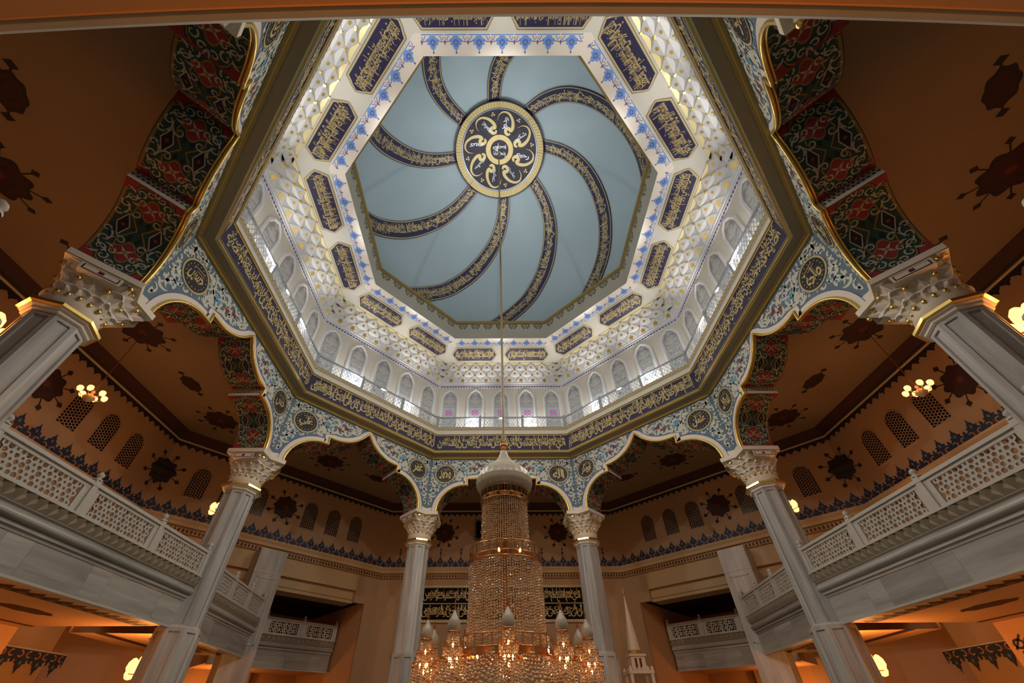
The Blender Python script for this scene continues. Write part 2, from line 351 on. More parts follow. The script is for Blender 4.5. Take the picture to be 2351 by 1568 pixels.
def inside(p, poly):
    x, y = p; c = False; n = len(poly)
    for i in range(n):
        (x0, y0), (x1, y1) = poly[i], poly[i - 1]
        if (y0 > y) != (y1 > y) and x < (x1 - x0) * (y - y0) / (y1 - y0) + x0: c = not c
    return c
AW = arch_win(0.93, -0.88, 0.42, 0.9)
m = MB(); m.poly(AW, 'night_glass', f_(0.01)); AW_PANE = m.data('pane')
m = MB(); hs = 0.10                                    # honeycomb screen
for i in range(-8, 9):
    for j in range(-12, 13):
        cx = i * hs * math.sqrt(3) * 0.75; cy = j * hs * 1.5 + (hs * 0.75 if i % 2 else 0)
        for k in range(3):
            a0 = R(60 * k); a1 = R(60 * k + 60); p = (cx + hs * 0.87 * math.cos(a0), cy + hs * 0.87 * math.sin(a0)); q = (cx + hs * 0.87 * math.cos(a1), cy + hs * 0.87 * math.sin(a1))
            if inside(p, AW) and inside(q, AW): m.ribbon([p, q], 0.035, 'lattice_tan', f_(0.03)); 
for i in range(len(AW)): m.ribbon([AW[i], AW[(i + 1) % len(AW)]], 0.05, 'lattice_tan', f_(0.035))
AW_SCREEN = m.data('lattice_screen')
m = MB()
for i in range(len(AW)):
    p, q = AW[i], AW[(i + 1) % len(AW)]; k = 1.09
    m.face([(p[0] * k, -0.0, p[1] * k), (q[0] * k, 0.0, q[1] * k), (q[0], -0.04, q[1]), (p[0], -0.04, p[1])], 'tan_wall')
AW_FRAME = m.data('window_frame')
wn = [0]
def aisle_window(parent_ang, t, d, z):
    wn[0] += 1; p = sidept(parent_ang, t, d, z)
    o = struct(put('window_%d' % wn[0], AW_FRAME, None, p, -R(parent_ang)), 'arched aisle window with honeycomb screen')
    put('pane', AW_PANE, o); put('lattice_screen', AW_SCREEN, o)
WIN_T = {-90: 0.53, 90: -0.53, -45: -0.9, 45: 0.9, -135: 0.0, 135: 0.0}
def dentil_row(l, r, y, z0, z1, step=0.2):
    m = MB(); x = l + step / 2
    while x < r: m.box(x - step * 0.28, x + step * 0.28, y - 0.05, y, z0, z1, 'dark_red'); x += step
    return m
for nm, a in SIDES:
    if a == 180: continue
    d = WD.get(a, 19.0); l, r = wlim(a); mb = MB(); e = (l - 0.02, r + 0.02); zb = -15.1
    openings = a in (-45, 45)
    sweep(mb, [(d, -5.4 if openings else zb), (d, -0.5)], 'tan_wall', e)
    sweep(mb, [(d - 0.02, -0.5), (d - 0.06, -0.47), (d - 0.06, -0.42), (d - 0.12, -0.30), (d - 0.48, 0.03)], ['gold_paint', 'gold_paint', 'dark_motif', 'maroon'], e)
    if openings:
        s = 1 if a < 0 else -1
        def X(t0, t1): return (min(s * t0, s * t1), max(s * t0, s * t1))
        # frieze of two steps over the opening, then a jamb, then solid wall to the corner
        sweep(mb, [(d, -5.4), (d, -6.46), (d + 0.25, -6.46), (d + 0.25, -7.2), (d + 1.4, -7.2)], ['cornice_tan'] * 3 + ['tan_wall'], X(-7.87, 5.17))
        sweep(mb, [(d, -5.4), (d, -7.15)], 'tan_wall', X(5.17, 6.88))
        sweep(mb, [(d, -7.15), (d, zb)], 'tan_wall', X(5.99, 6.88))
        for tt in (5.17, 5.99):
            mb.face([(s * tt, d, -6.46 if tt < 5.5 else -7.15), (s * tt, d + 0.25, -6.46 if tt < 5.5 else -7.15), (s * tt, d + 0.25, -7.2 if tt < 5.5 else zb), (s * tt, d, -7.2 if tt < 5.5 else zb)], 'tan_wall')
        mb.face([(s * 5.17, d, -7.15), (s * 5.99, d, -7.15), (s * 5.99, d + 0.25, -7.15), (s * 5.17, d + 0.25, -7.15)], 'tan_wall')
    wall = put('wall_' + nm, mb.data('wall'), None, (0, 0, 0), -R(a)); struct(wall, 'tan aisle wall with painted borders')
    if openings:                                        # side room behind: jamb wall, back wall, ceiling
        mb = MB()
        mb.face([(s * 6.05, d + 0.25, -7.0), (s * 6.05, d + 8, -7.0), (s * 6.05, d + 8, zb), (s * 6.05, d + 0.25, zb)], 'orange_plaster')
        mb.face([(s * -7.87, d + 8, -7.0), (s * 6.05, d + 8, -7.0), (s * 6.05, d + 8, zb), (s * -7.87, d + 8, zb)], 'orange_plaster')
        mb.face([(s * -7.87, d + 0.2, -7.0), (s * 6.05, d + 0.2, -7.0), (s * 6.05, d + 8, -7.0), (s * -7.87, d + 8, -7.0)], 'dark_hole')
        mb.face([(s * -7.87, d + 0.25, -7.0), (s * -7.87, d + 8, -7.0), (s * -7.87, d + 8, zb), (s * -7.87, d + 0.25, zb)], 'orange_plaster')
        for q in (2.4, -1.0): mb.box(s * q - 0.35, s * q + 0.35, d + 7.5, d + 8, zb, -7.0, 'tan_wall')
        struct(put('wall_side_room_' + nm, mb.data('side_room'), None, (0, 0, 0), -R(a)), 'orange plaster walls of the side room')
    # cornice below the palmette border
    mb = MB(); sweep(mb, [(d, -4.7), (d - 0.32, -4.72), (d - 0.34, -4.82), (d - 0.26, -4.95), (d - 0.28, -5.12), (d - 0.15, -5.18), (d - 0.15, -5.42), (d, -5.46)], ['marble_plain', 'cornice_tan', 'cornice_tan', 'cornice_tan', 'old_gold', 'cornice_tan', 'old_gold'], e); mb.obj('cornice', wall)
    stuff(dentil_row(l, r, d - 0.15, -5.38, -5.22).obj('dentils', wall))
    # dark fringe under the ceiling line
    mb = MB(); n = int((r - l) / 0.42); st = (r - l) / n
    for i in range(n):
        c = l + st * (i + 0.5)
        mb.poly([(c - st / 2, -0.52), (c + st / 2, -0.52), (c + st / 2, -0.66), (c + st * 0.3, -0.74), (c + st * 0.2, -0.76), (c, -0.90), (c - st * 0.2, -0.76), (c - st * 0.3, -0.74), (c - st / 2, -0.66)], 'dark_motif', flat(d - 0.008))
        mb.poly(circ(c, -0.66, 0.05, 6), 'crest_navy', flat(d - 0.014))
    stuff(mb.obj('painted_fringe', wall))
    n = int(round((r - l) / 0.75)); st = (r - l) / n
    for i in range(n):
        put('border_palmette', CREST, wall, (l + st * (i + 0.5), d - 0.002, -4.7), 0, (st / 0.75, 1, 1))
        if a == 0 and i % 2: put('border_finial', FINIAL, wall, (l + st * (i + 0.5), d - 0.002, -4.7))
    if a in WIN_T:
        t0 = WIN_T[a]; put('painted_star', STAR_W, wall, (t0, d - 0.004, -2.5))
        for k in (-5.02, -3.34, -1.67, 1.67, 3.34, 5.02): aisle_window(a, t0 + k, d, -2.62)
    if a == 0:
        for s in (-1, 1): put('painted_star', STAR_W, wall, (4.3 * s, d - 0.004, -2.15))
        mb = MB(); mb.box(-2.06, 2.0, d - 0.05, d, -2.7, -1.15, 'dark_motif'); mb.box(-1.86, 1.8, d - 0.07, d - 0.05, -2.5, -1.35, 'board_black')
        for k in range(22): mb.box(-2.02 + k * 0.19, -1.95 + k * 0.19, d - 0.06, d - 0.05, -2.66, -2.6, 'bone'); mb.box(-2.02 + k * 0.19, -1.95 + k * 0.19, d - 0.06, d - 0.05, -1.25, -1.19, 'bone')
        for k in range(8): mb.box(-2.03, -1.97, d - 0.06, d - 0.05, -2.6 + k * 0.18, -2.52 + k * 0.18, 'bone')
        mb.text(fit('لا اله الا الله', -1.6, 1.6, -2.4, -1.5), 'bone', flat(d - 0.075)); mb.obj('framed_inscription', wall)
# painted stars folded round the corners of the octagon
def fold(l_ang, r_ang, h0=0.0):
    def mp(u, v, h):
        return sidept(l_ang, 7.87 + u, 19 - h - 0.004, v - 2.5) if u < 0 else sidept(r_ang, -7.87 + u, 19 - h - 0.004, v - 2.5)
    return mp
for la, ra, nm in ((-90, -45, 'wall_northwest'), (45, 90, 'wall_northeast'), (-135, -90, 'wall_west'), (90, 135, 'wall_east')):
    me = star_mesh('corner_star', fold(la, ra)); par = bpy.data.objects[nm]
    o = put('painted_star', me, None); o.parent = par; o.matrix_parent_inverse = Matrix.Rotation(-par.rotation_euler[2], 4, 'Z')

# ------------------------------------------------------------------ arcade of eight cusped arches
def arch_half():
    p = []
    for i in range(15): q = R(i * 95 / 14); p.append((2.3 + 1.7 * math.cos(q), -3.55 + 1.7 * math.sin(q)))
    a0, a1 = math.atan2(-2.17, 0.2), math.atan2(-0.97, -2.0)
    up_ = []
    for i in range(13): q = a0 + (a1 - a0) * i / 12; up_.append((2.0 + 2.18 * math.cos(q), 0.75 + 2.18 * math.sin(q)))
    up_[-1] = (0.0, -0.22)
    return p, up_
LO, UPL = arch_half()
HALF = LO + UPL
OUT = HALF + [(-x, z) for x, z in HALF[:-1][::-1]]      # right foot, apex, left foot
def offset_line(pts, k):
    r = []
    for i, p in enumerate(pts):
        a = pts[max(i - 1, 0)]; b = pts[min(i + 1, len(pts) - 1)]; dx, dy = b[0] - a[0], b[1] - a[1]; l = math.hypot(dx, dy) or 1
        r.append((p[0] + dy / l * k, p[1] - dx / l * k))
    return r
D0, D1 = 11.087, 12.6; H0 = D0 * T225; H1 = D1 * T225
mb = MB()
mb.poly([(H0, 0.1), (H0, -3.55)] + OUT + [(-H0, -3.55), (-H0, 0.1)], 'slate_blue', flat(D0))
mb.poly([(H1, 0.1), (H1, -3.55)] + OUT + [(-H1, -3.55), (-H1, 0.1)], 'tan_wall', flat(D1))
for i in range(len(OUT) - 1):
    p, q = OUT[i], OUT[i + 1]; step = abs(p[0] - q[0]) < 0.2 and abs(p[1] - q[1]) > 0.3
    mb.face([(p[0], D0, p[1]), (q[0], D0, q[1]), (q[0], D1, q[1]), (p[0], D1, p[1])], 'bone' if step else 'carpet_green')
for s in (-1, 1): mb.face([(s * 4.0, D0, -3.55), (s * H0, D0, -3.55), (s * H1, D1, -3.55), (s * 4.0, D1, -3.55)], 'warm_white')
ARC_WALL = mb.data('arcade_wall')
mb = MB()
mb.ribbon(offset_line(OUT, 0.13), 0.26, 'warm_white', flat(D0 - 0.012)); 
mb.ribbon(offset_line(OUT, 0.27), 0.025, 'crest_violet', flat(D0 - 0.014))
for s in (-1, 1): mb.poly([(s * 4.0, -3.55), (s * H0, -3.55), (s * H0, -3.36), (s * 4.05, -3.3)], 'warm_white', flat(D0 - 0.011))
mb.ribbon([(-H0, 0.02), (H0, 0.02)], 0.06, 'deep_blue', flat(D0 - 0.012))
ARC_BORDER = mb.data('arch_border')
mb = MB(); mb.tube([(x, D0 - 0.03, z) for x, z in OUT], 0.055, 'gold', 6); mb.tube([(x, D0 + 0.06, z) for x, z in offset_line(OUT, -0.02)], 0.03, 'gold', 5)
ARC_MOULD = mb.data('arch_moulding')
# blue and bone scrollwork of the spandrels, mirrored about the arch axis
REG = [(H0 - 0.06, -0.03), (H0 - 0.06, -3.2)] + offset_line(HALF, 0.33) + [(0.0, -0.03)]
def okpt(p, medal=True):
    if not inside(p, REG) or p[1] > -0.06: return False
    return not (medal and math.hypot(p[0] - 3.62, p[1] + 1.08) < 0.66)
def scroll(cx, cy, r, a0, turns, hand, n=14):
    return [(cx + r * (1 - 0.72 * i / n) * math.cos(a0 + hand * 2 * math.pi * turns * i / n), cy + r * (1 - 0.72 * i / n) * math.sin(a0 + hand * 2 * math.pi * turns * i / n)) for i in range(n + 1)]
def runs(pts, ok):
    out = []; cur = []
    for p in pts:
        if ok(p): cur.append(p)
        else:
            if len(cur) > 1: out.append(cur)
            cur = []
    if len(cur) > 1: out.append(cur)
    return out
mb = MB(); rs = random.Random(11)
seeds = [(x * 0.37 + rs.uniform(-.09, .09), -0.12 - y * 0.33 + rs.uniform(-.08, .08)) for x in range(13) for y in range(11)]
def both(fn):
    for s in (1, -1): fn(s)
for (x, y) in seeds:
    if not okpt((x, y), False): continue
    k = rs.random(); rr = rs.uniform(0.15, 0.25); a0 = rs.uniform(0, 6.28); hd = rs.choice((-1, 1))
    if k < 0.34:
        pet = lobed(x, y, rr * 0.85, 5, 0.28, 20)
        if all(okpt(p) for p in pet):
            both(lambda s: mb.poly([(s * p[0], p[1]) for p in pet], 'sky_blue', flat(D0 - 0.004)))
            both(lambda s: mb.poly([(s * p[0], p[1]) for p in lobed(x, y, rr * 0.42, 4, 0.3, 12)], 'deep_blue', flat(D0 - 0.006)))
            both(lambda s: mb.poly([(s * p[0], p[1]) for p in circ(x, y, rr * 0.16, 6)], 'wine', flat(D0 - 0.008)))
    for q in runs(scroll(x, y, rr, a0, 1.05, hd), okpt):
        both(lambda s: mb.ribbon([(s * p[0], p[1]) for p in q], lambda t: 0.10 - 0.045 * t, 'bone', flat(D0 - 0.010)))
    q = [(x + (0.1 + 0.3 * i / 6) * math.cos(a0 + 2.2 + 0.28 * i * hd), y + (0.1 + 0.3 * i / 6) * math.sin(a0 + 2.2 + 0.28 * i * hd)) for i in range(7)]
    for q_ in runs(q, okpt): both(lambda s: mb.ribbon([(s * p[0], p[1]) for p in q_], lambda t: 0.13 * math.sin(math.pi * (0.15 + 0.8 * t)), 'bone', flat(D0 - 0.011)))
    if k > 0.55:
        lf = [(x + 0.09 * math.cos(a0 + 1 + b) * (2 if j % 2 == 0 else 1), y + 0.09 * math.sin(a0 + 1 + b) * (2 if j % 2 == 0 else 1)) for j, b in enumerate([i * math.pi / 3 for i in range(6)])]
        if all(okpt(p) for p in lf): both(lambda s: mb.poly([(s * p[0], p[1]) for p in lf], 'bone' if k > 0.8 else 'wine' if k > 0.72 else 'sky_blue', flat(D0 - 0.012)))
SCROLLS = mb.data('scrollwork')
# carpet-like painting on the underside of the arches
def cum(pts):
    c = [0.0]
    for i in range(1, len(pts)): c.append(c[-1] + math.hypot(pts[i][0] - pts[i - 1][0], pts[i][1] - pts[i - 1][1]))
    return c
def surf(pts, side, h):
    c = cum(pts)
    def mp(u, v):
        u = min(max(u, 0), c[-1]); i = 0
        while i < len(c) - 2 and c[i + 1] < u: i += 1
        f = (u - c[i]) / (c[i + 1] - c[i]); p, q = pts[i], pts[i + 1]; dx, dy = q[0] - p[0], q[1] - p[1]; l = math.hypot(dx, dy)
        return (side * (p[0] + dx * f - dy / l * h), D0 + v, p[1] + dy * f + dx / l * h)
    return mp, c[-1]
mb = MB(); W = D1 - D0
for pts in (LO, UPL):
    for side in (1, -1):
        L_ = surf(pts, side, 0)[1]; M = lambda h: surf(pts, side, h)[0]
        rs = random.Random(5)
        mir = [(su, sv) for su in (0, 1) for sv in (0, 1)]
        def sym(fn):
            for su, sv in mir: fn(lambda p: (L_ - p[0] if su else p[0], W - p[1] if sv else p[1]))
        def dense(a, b, n=8): return [(a[0] + (b[0] - a[0]) * i / n, a[1] + (b[1] - a[1]) * i / n) for i in range(n + 1)]
        for v in (0.06, W - 0.06): mb.ribbon(dense((0, v), (L_, v), 14), 0.07, 'carpet_ochre', M(0.008))
        for u in (0.05, L_ - 0.05): mb.ribbon([(u, 0), (u, W)], 0.07, 'carpet_red', M(0.009))
        for cu in (0.24, 0.76):
            mb.disc(lobed(L_ * cu, W / 2, 0.31, 4, 0.2, 28), 'carpet_ochre', M(0.010)); mb.disc(lobed(L_ * cu, W / 2, 0.265, 4, 0.2, 28), 'carpet_red', M(0.016))
            for k in range(4):
                a = math.pi / 4 + k * math.pi / 2; mb.ribbon([(L_ * cu + 0.04 * math.cos(a), W / 2 + 0.04 * math.sin(a)), (L_ * cu + 0.2 * math.cos(a), W / 2 + 0.2 * math.sin(a))], lambda t: 0.06 * (1 - t) + 0.015, 'carpet_cream', M(0.018))
            mb.poly(circ(L_ * cu, W / 2, 0.05, 6), 'carpet_ochre', M(0.02))
        for cv in (0.24, 0.76):
            q = [(L_ / 2 - 0.36, W * cv), (L_ / 2, W * cv + 0.15), (L_ / 2 + 0.36, W * cv), (L_ / 2, W * cv - 0.15)]
            mb.disc([p for k in range(4) for p in dense(q[k], q[(k + 1) % 4], 3)[:-1]], 'carpet_black', M(0.012))
            for k in range(4): mb.ribbon(dense(q[k], q[(k + 1) % 4], 3), 0.03, 'carpet_cream', M(0.016))
            mb.poly(circ(L_ / 2, W * cv, 0.05, 6), 'carpet_red', M(0.017))
        sym(lambda g: mb.poly([g(p) for p in [(0, 0), (0.42, 0.0), (0.3, 0.12), (0.26, 0.26), (0.12, 0.3), (0, 0.42)]], 'carpet_red', M(0.011)))
        sym(lambda g: mb.ribbon([g(p) for p in [(0.45, 0.06), (0.33, 0.16), (0.3, 0.3), (0.16, 0.34), (0.06, 0.46)]], 0.035, 'carpet_ochre', M(0.013)))
        sym(lambda g: mb.ribbon([g(p) for p in [(L_ * .24, W / 2 - .3), (L_ * .34, W / 2 - .34), (L_ * .42, W / 2 - .22), (L_ * .5, W / 2 - .06)]], 0.035, 'carpet_ochre', M(0.012)))
        sym(lambda g: mb.poly([g(p) for p in [(L_ * .40, W / 2 - .16), (L_ * .44, W / 2 - .1), (L_ * .40, W / 2 - .04), (L_ * .36, W / 2 - .1)]], 'carpet_black', M(0.011)))
        for cx, cy, r_, a0, hd in ((0.3, 0.42, 0.13, 0.5, 1), (0.52, 0.25, 0.15, 2.5, -1), (0.8, 0.2, 0.12, 4.0, 1), (0.16, 0.62, 0.1, 1.0, -1), (0.95, 0.5, 0.13, 5.2, 1), (1.1, 0.13, 0.1, 1.2, -1), (0.55, 0.5, 0.1, 0.2, 1)):
            sp = scroll(cx, cy, r_, a0, 0.9, hd, 9)
            sym(lambda g: mb.ribbon([g(p) for p in sp], lambda t: 0.05 - 0.025 * t, 'carpet_cream', M(0.017)))
            tl = [(cx + (r_ + 0.05 * i) * math.cos(a0 - hd * (0.3 + 0.3 * i)), cy + (r_ + 0.05 * i) * math.sin(a0 - hd * (0.3 + 0.3 * i))) for i in range(4)]
            sym(lambda g: mb.ribbon([g(p) for p in tl], lambda t: 0.06 * math.sin(math.pi * (0.1 + 0.85 * t)), 'carpet_cream', M(0.018)))
for side in (1, -1):                                    # diaper on the vertical step
    for i in range(12):
        for j in range(3): x = D0 + 0.08 + i * 0.12 + (0.06 if j % 2 else 0); z = -1.78 + j * 0.13; mb.face([(side * 2.16, x, z - 0.05), (side * 2.16, x + 0.045, z), (side * 2.17, x, z + 0.05), (side * 2.16, x - 0.045, z)], 'carpet_black' if (i + j) % 2 else 'carpet_green')
CARPET = mb.data('arch_painting')
DISC = MB()
DISC.poly(circ(0, 0, 0.64, 40), 'gold_paint', f_(0.018)); DISC.poly(circ(0, 0, 0.575, 40), 'ink', f_(0.022))
for i in range(18):
    a = i * 0.35; DISC.poly(circ(0.47 * math.cos(a), 0.47 * math.sin(a), 0.028, 4), 'gold_paint', f_(0.026))
DISC = DISC.data('medallion')
for nm, a in SIDES:
    o = put('wall_arcade_' + nm, ARC_WALL, None, (0, 0, 0), -R(a)); struct(o, 'cusped arch wall with blue scrollwork')
    put('arch_border', ARC_BORDER, o); put('arch_moulding', ARC_MOULD, o); stuff(put('scrollwork', SCROLLS, o)); stuff(put('arch_painting', CARPET, o))
    for s, t in zip((-1, 1), NAMES[a]):
        md = put('medallion', DISC, o, (3.62 * s, D0, -1.08)); mb = MB()
        mb.text(fit(t, -0.36, 0.36, -0.34, 0.3, 0.02, 0.8), 'gold_paint', f_(0.03))
        mb.ribbon([(-0.2, 0.3), (0.25, 0.38)], 0.03, 'gold_paint', f_(0.028)); mb.ribbon([(-0.1, 0.2), (0.28, 0.27)], 0.025, 'gold_paint', f_(0.028))
        mb.obj('inscription', md)

# ------------------------------------------------------------------ drum: soffit ring, inscription band, ledge, wall, muqarnas, cove, upright
mb = MB(); sweep(mb, [(11.087, -0.01), (10.98, 0.0), (10.98, 0.07), (10.9, 0.1), (10.9, 0.14), (10.56, 0.16), (10.52, 0.15), (10.45, 0.17), (10.45, 0.24)], ['old_gold', 'gold', 'old_gold', 'cream', 'shaded_cream', 'cream', 'gold', 'gold']); SOFFIT = mb.data('soffit')
mb = MB(); sweep(mb, [(10.45, 0.24), (10.45, 1.46)], 'navy'); sweep(mb, [(10.43, 0.26), (10.43, 0.29)], 'gold'); sweep(mb, [(10.43, 1.40), (10.43, 1.46), (10.38, 1.50), (10.38, 1.53)], ['gold', 'old_gold', 'cream']); BAND = mb.data('inscription_band')
mb = MB(); sweep(mb, [(10.38, 1.53), (10.46, 1.56), (10.48, 1.86), (10.40, 1.9), (10.40, 1.96), (10.44, 1.99), (10.40, 2.02), (10.40, 2.09), (10.46, 2.14), (11.42, 2.14)], ['cream', 'cream', 'cream', 'gold', 'cream', 'cream', 'gold', 'cream', 'cream'])
for i in range(40):
    x = -4.3 + i * 0.22; mb.box(x, x + 0.12, 10.395, 10.41, 1.905, 1.955, 'old_gold'); mb.box(x + .1, x + 0.22, 10.395, 10.41, 2.025, 2.085, 'old_gold')
LEDGE = mb.data('ledge')
mb = MB(); sweep(mb, [(11.38, 2.14), (11.38, 6.62)], 'cream'); DRUM = mb.data('drum_wall')
mb = MB(); sweep(mb, [(11.38, 6.40), (11.33, 6.42), (11.33, 6.56), (11.28, 6.58), (11.30, 6.72), (11.22, 6.76), (11.22, 6.84)], ['white', 'white', 'white', 'white', 'white', 'white'])
for i in range(44):
    x = -4.6 + (i + 0.5) * 9.2 / 44; mb.face([(x - 0.06, 11.325, 6.55), (x + 0.06, 11.325, 6.55), (x + 0.06, 11.325, 6.45), (x, 11.325, 6.40), (x - 0.06, 11.325, 6.45)], 'crest_violet')
sweep(mb, [(11.323, 6.54), (11.323, 6.57)], 'crest_violet'); DENT = mb.data('violet_dentils')
# window of the drum: proud pointed frame, frosted pane with tracery, stained foot
def pointed(wd, z0, zs, z1): h = wd / 2; return [(-h, z0), (h, z0), (h, zs), (h * 0.62, zs + (z1 - zs) * 0.62), (0, z1), (-h * 0.62, zs + (z1 - zs) * 0.62), (-h, zs)]
FO, FI = pointed(1.36, 2.2, 5.5, 6.3), pointed(0.96, 2.3, 5.42, 6.06)
mb = MB()
for i in range(7):
    j = (i + 1) % 7; p, q, r_, s_ = FO[i], FO[j], FI[j], FI[i]
    mid = lambda a, b: ((a[0] + b[0]) / 2, (a[1] + b[1]) / 2); pm, qm = mid(p, s_), mid(q, r_)
    mb.face([(p[0], 0, p[1]), (q[0], 0, q[1]), (q[0], -0.07, q[1]), (p[0], -0.07, p[1])], 'white'); mb.face([(p[0], -0.07, p[1]), (q[0], -0.07, q[1]), (qm[0], -0.1, qm[1]), (pm[0], -0.1, pm[1])], 'white')
    mb.face([(pm[0], -0.1, pm[1]), (qm[0], -0.1, qm[1]), (r_[0], -0.04, r_[1]), (s_[0], -0.04, s_[1])], 'white')
DW_FRAME = mb.data('window_frame')
mb = MB(); mb.poly(FI, 'frost_glass', f_(0.03)); DW_PANE = mb.data('pane')
mb = MB(); rs = random.Random(3)
GI = pointed(0.84, 4.55, 5.38, 5.98)
for i in range(7): mb.ribbon([GI[i], GI[(i + 1) % 7]], 0.022, 'tracery', f_(0.036))
for k in range(46):
    x, z = rs.uniform(0.04, 0.36), rs.uniform(3.1, 5.75)
    sp = scroll(x, z, rs.uniform(0.05, 0.09), rs.uniform(0, 6), 0.8, rs.choice((-1, 1)), 7)
    for q in runs(sp, lambda p: inside(p, FI) and p[0] > 0):
        for s in (1, -1): mb.ribbon([(s * p[0], p[1]) for p in q], 0.02, 'tracery', f_(0.036))
DW_TRACE = mb.data('tracery')
mb = MB(); cz = 4.0
mb.poly([(-0.42, 3.55), (0.42, 3.55), (0.42, 4.5), (-0.42, 4.5)], 'frost_glass', f_(0.038))
for k in range(8):
    a = k * math.pi / 4; c, s = math.cos(a), math.sin(a)
    mb.poly([(c * x - s * y, cz + s * x + c * y) for x, y in ((0.06, 0), (0.2, 0.07), (0.38, 0), (0.2, -0.07))], 'stain_red' if k % 2 else 'stain_blue', f_(0.044))
mb.poly(circ(0, cz, 0.07, 8), 'stain_red', f_(0.046)); DW_STAIN = mb.data('stained_panel')
# muqarnas cells
def cell(wd, dd, hh, gold):
    m = MB(); arc = [(-wd / 2 + wd * i / 6, -dd + dd * 0.62 * math.sin(math.pi * i / 6), hh) for i in range(7)]
    for i in range(6):
        m.face([(0, 0, 0), arc[i], arc[i + 1]], 'white')
        m.face([arc[i], arc[i + 1], (arc[i + 1][0], -dd, hh), (arc[i][0], -dd, hh)], 'white' if gold < 3 else 'gold_pale')
    m.face([(0, 0, 0), (wd / 2, -dd, hh), (wd, 0, 0)], 'white')
    nrm = Vector((0, -hh, -dd)).normalized()
    def tri(u, v): return (wd / 2 + u, -dd * 0.42 + nrm.y * 0.015 - v * dd / math.hypot(dd, hh), hh * 0.42 + nrm.z * 0.015 + v * hh / math.hypot(dd, hh))
    if gold == 1:
        m.poly([(0.21 * (1 if i % 2 == 0 else 0.5) * math.cos(i * math.pi / 5), 0.21 * (1 if i % 2 == 0 else 0.45) * math.sin(i * math.pi / 5) - 0.06) for i in range(10)], 'gold', tri)
    elif gold >= 2:
        m.poly(circ(0, -0.06, 0.085, 8), 'gold', tri)
        m.box(-0.05, 0.05, -0.06, 0.0, -0.1, 0.03, 'gold')
    m.box(wd / 2 - 0.035, wd / 2 + 0.035, -dd - 0.03, -dd + 0.05, hh - 0.1, hh, 'gold' if gold > 1 else 'white')
    return m.data('muqarnas_cell')
TIERS = [(11.22, 6.84, 0.34, 0.42, 1), (10.88, 7.26, 0.32, 0.36, 2), (10.56, 7.62, 0.32, 0.36, 3)]
CELLS = []
for k, (d, z, dd, hh, g) in enumerate(TIERS):
    n = 10; wd = 2 * (d - dd) * T225 / n; CELLS.append((cell(wd, dd, hh, g), wd))
mb = MB(); sweep(mb, [(11.25, 6.8), (11.25, 7.30), (10.92, 7.30), (10.92, 7.66), (10.60, 7.66), (10.60, 8.02), (10.22, 8.02), (10.22, 8.0)], 'white'); MUQ_BACK = mb.data('muqarnas_backing')
SL = (8.86, 8.45); SO = (10.24, 8.0)
def slope(h): return lambda u, v: (u, SO[0] + (SL[0] - SO[0]) * v + 0.31 * -h, SO[1] + (SL[1] - SO[1]) * v - h)   # v 0..1 up the cream cove
mb = MB(); sweep(mb, [SO, SL, (8.116, 8.45), (8.13, 8.48), (8.16, 10.05)], ['cream', 'warm_white', 'warm_white', 'grey_cream'])
mb.face([(-8.16 * T225, 8.165, 8.46), (8.16 * T225, 8.165, 8.46), (8.16 * T225, 8.165, 10.1), (-8.16 * T225, 8.165, 10.1)], 'grey_cream'); COVE = mb.data('cream_cove')
mb = MB(); sweep(mb, [(8.16, 10.05), (8.02, 10.12), (8.0, 10.25), (8.1, 10.32), (8.1, 10.40), (8.35, 10.5), (9.7, 10.5)], ['old_gold', 'old_gold', 'gold', 'old_gold', 'old_gold', 'grey_cream']); DMOULD = mb.data('dome_moulding')
cart = [(-1.72, 0), (-1.6, 0.17), (-1.5, 0.27), (-1.36, 0.43), (1.36, 0.43), (1.5, 0.27), (1.6, 0.17), (1.72, 0), (1.6, -0.17), (1.5, -0.27), (1.36, -0.43), (-1.36, -0.43), (-1.5, -0.27), (-1.6, -0.17)]
def cart_mp(h): f = slope(h); return lambda u, v: f(u, 0.5 + v)
mb = MB(); mb.poly(cart, 'old_gold', cart_mp(0.02)); mb.poly([(u * 0.978, v * 0.93) for u, v in cart], 'cream', cart_mp(0.025)); mb.poly([(u * 0.965, v * 0.89) for u, v in cart], 'gold_paint', cart_mp(0.03)); mb.poly([(u * 0.945, v * 0.83) for u, v in cart], 'navy', cart_mp(0.035)); CART = mb.data('cartouche')
mb = MB(); fl = lambda h: (lambda u, v: (u, 8.83 - v, 8.45 - h))
m1 = [(-0.1, 0.05), (0.1, 0.05), (0.14, 0.11), (0.27, 0.17), (0.22, 0.25), (0.24, 0.33), (0.13, 0.37), (0.1, 0.46), (0.0, 0.52), (-0.1, 0.46), (-0.13, 0.37), (-0.24, 0.33), (-0.22, 0.25), (-0.27, 0.17), (-0.14, 0.11)]
mb.poly(m1, 'crest_blue', fl(0.010)); mb.poly([(x * 0.5, 0.14 + y * 0.5) for x, y in m1], 'crest_violet', fl(0.014)); mb.poly(circ(0, 0.27, 0.055, 6), 'sky_blue', fl(0.018)); mb.ribbon([(-0.46, 0.02), (0.46, 0.02)], 0.04, 'crest_blue', fl(0.011))
mb.ribbon([(0, 0.5), (0, 0.62)], 0.03, 'crest_violet', fl(0.011)); mb.poly(circ(0, 0.6, 0.04, 6), 'crest_violet', fl(0.012))
for s in (-1, 1):
    mb.ribbon([(s * 0.3, 0.06), (s * 0.38, 0.2), (s * 0.46, 0.1)], 0.03, 'crest_violet', fl(0.012)); mb.ribbon([(s * 0.2, 0.2), (s * 0.33, 0.24), (s * 0.46, 0.24)], 0.03, 'crest_violet', fl(0.012))
mb.poly([(0.46, 0.16), (0.51, 0.26), (0.46, 0.36), (0.41, 0.26)], 'crest_violet', fl(0.013)); BCREST = mb.data('blue_crest')
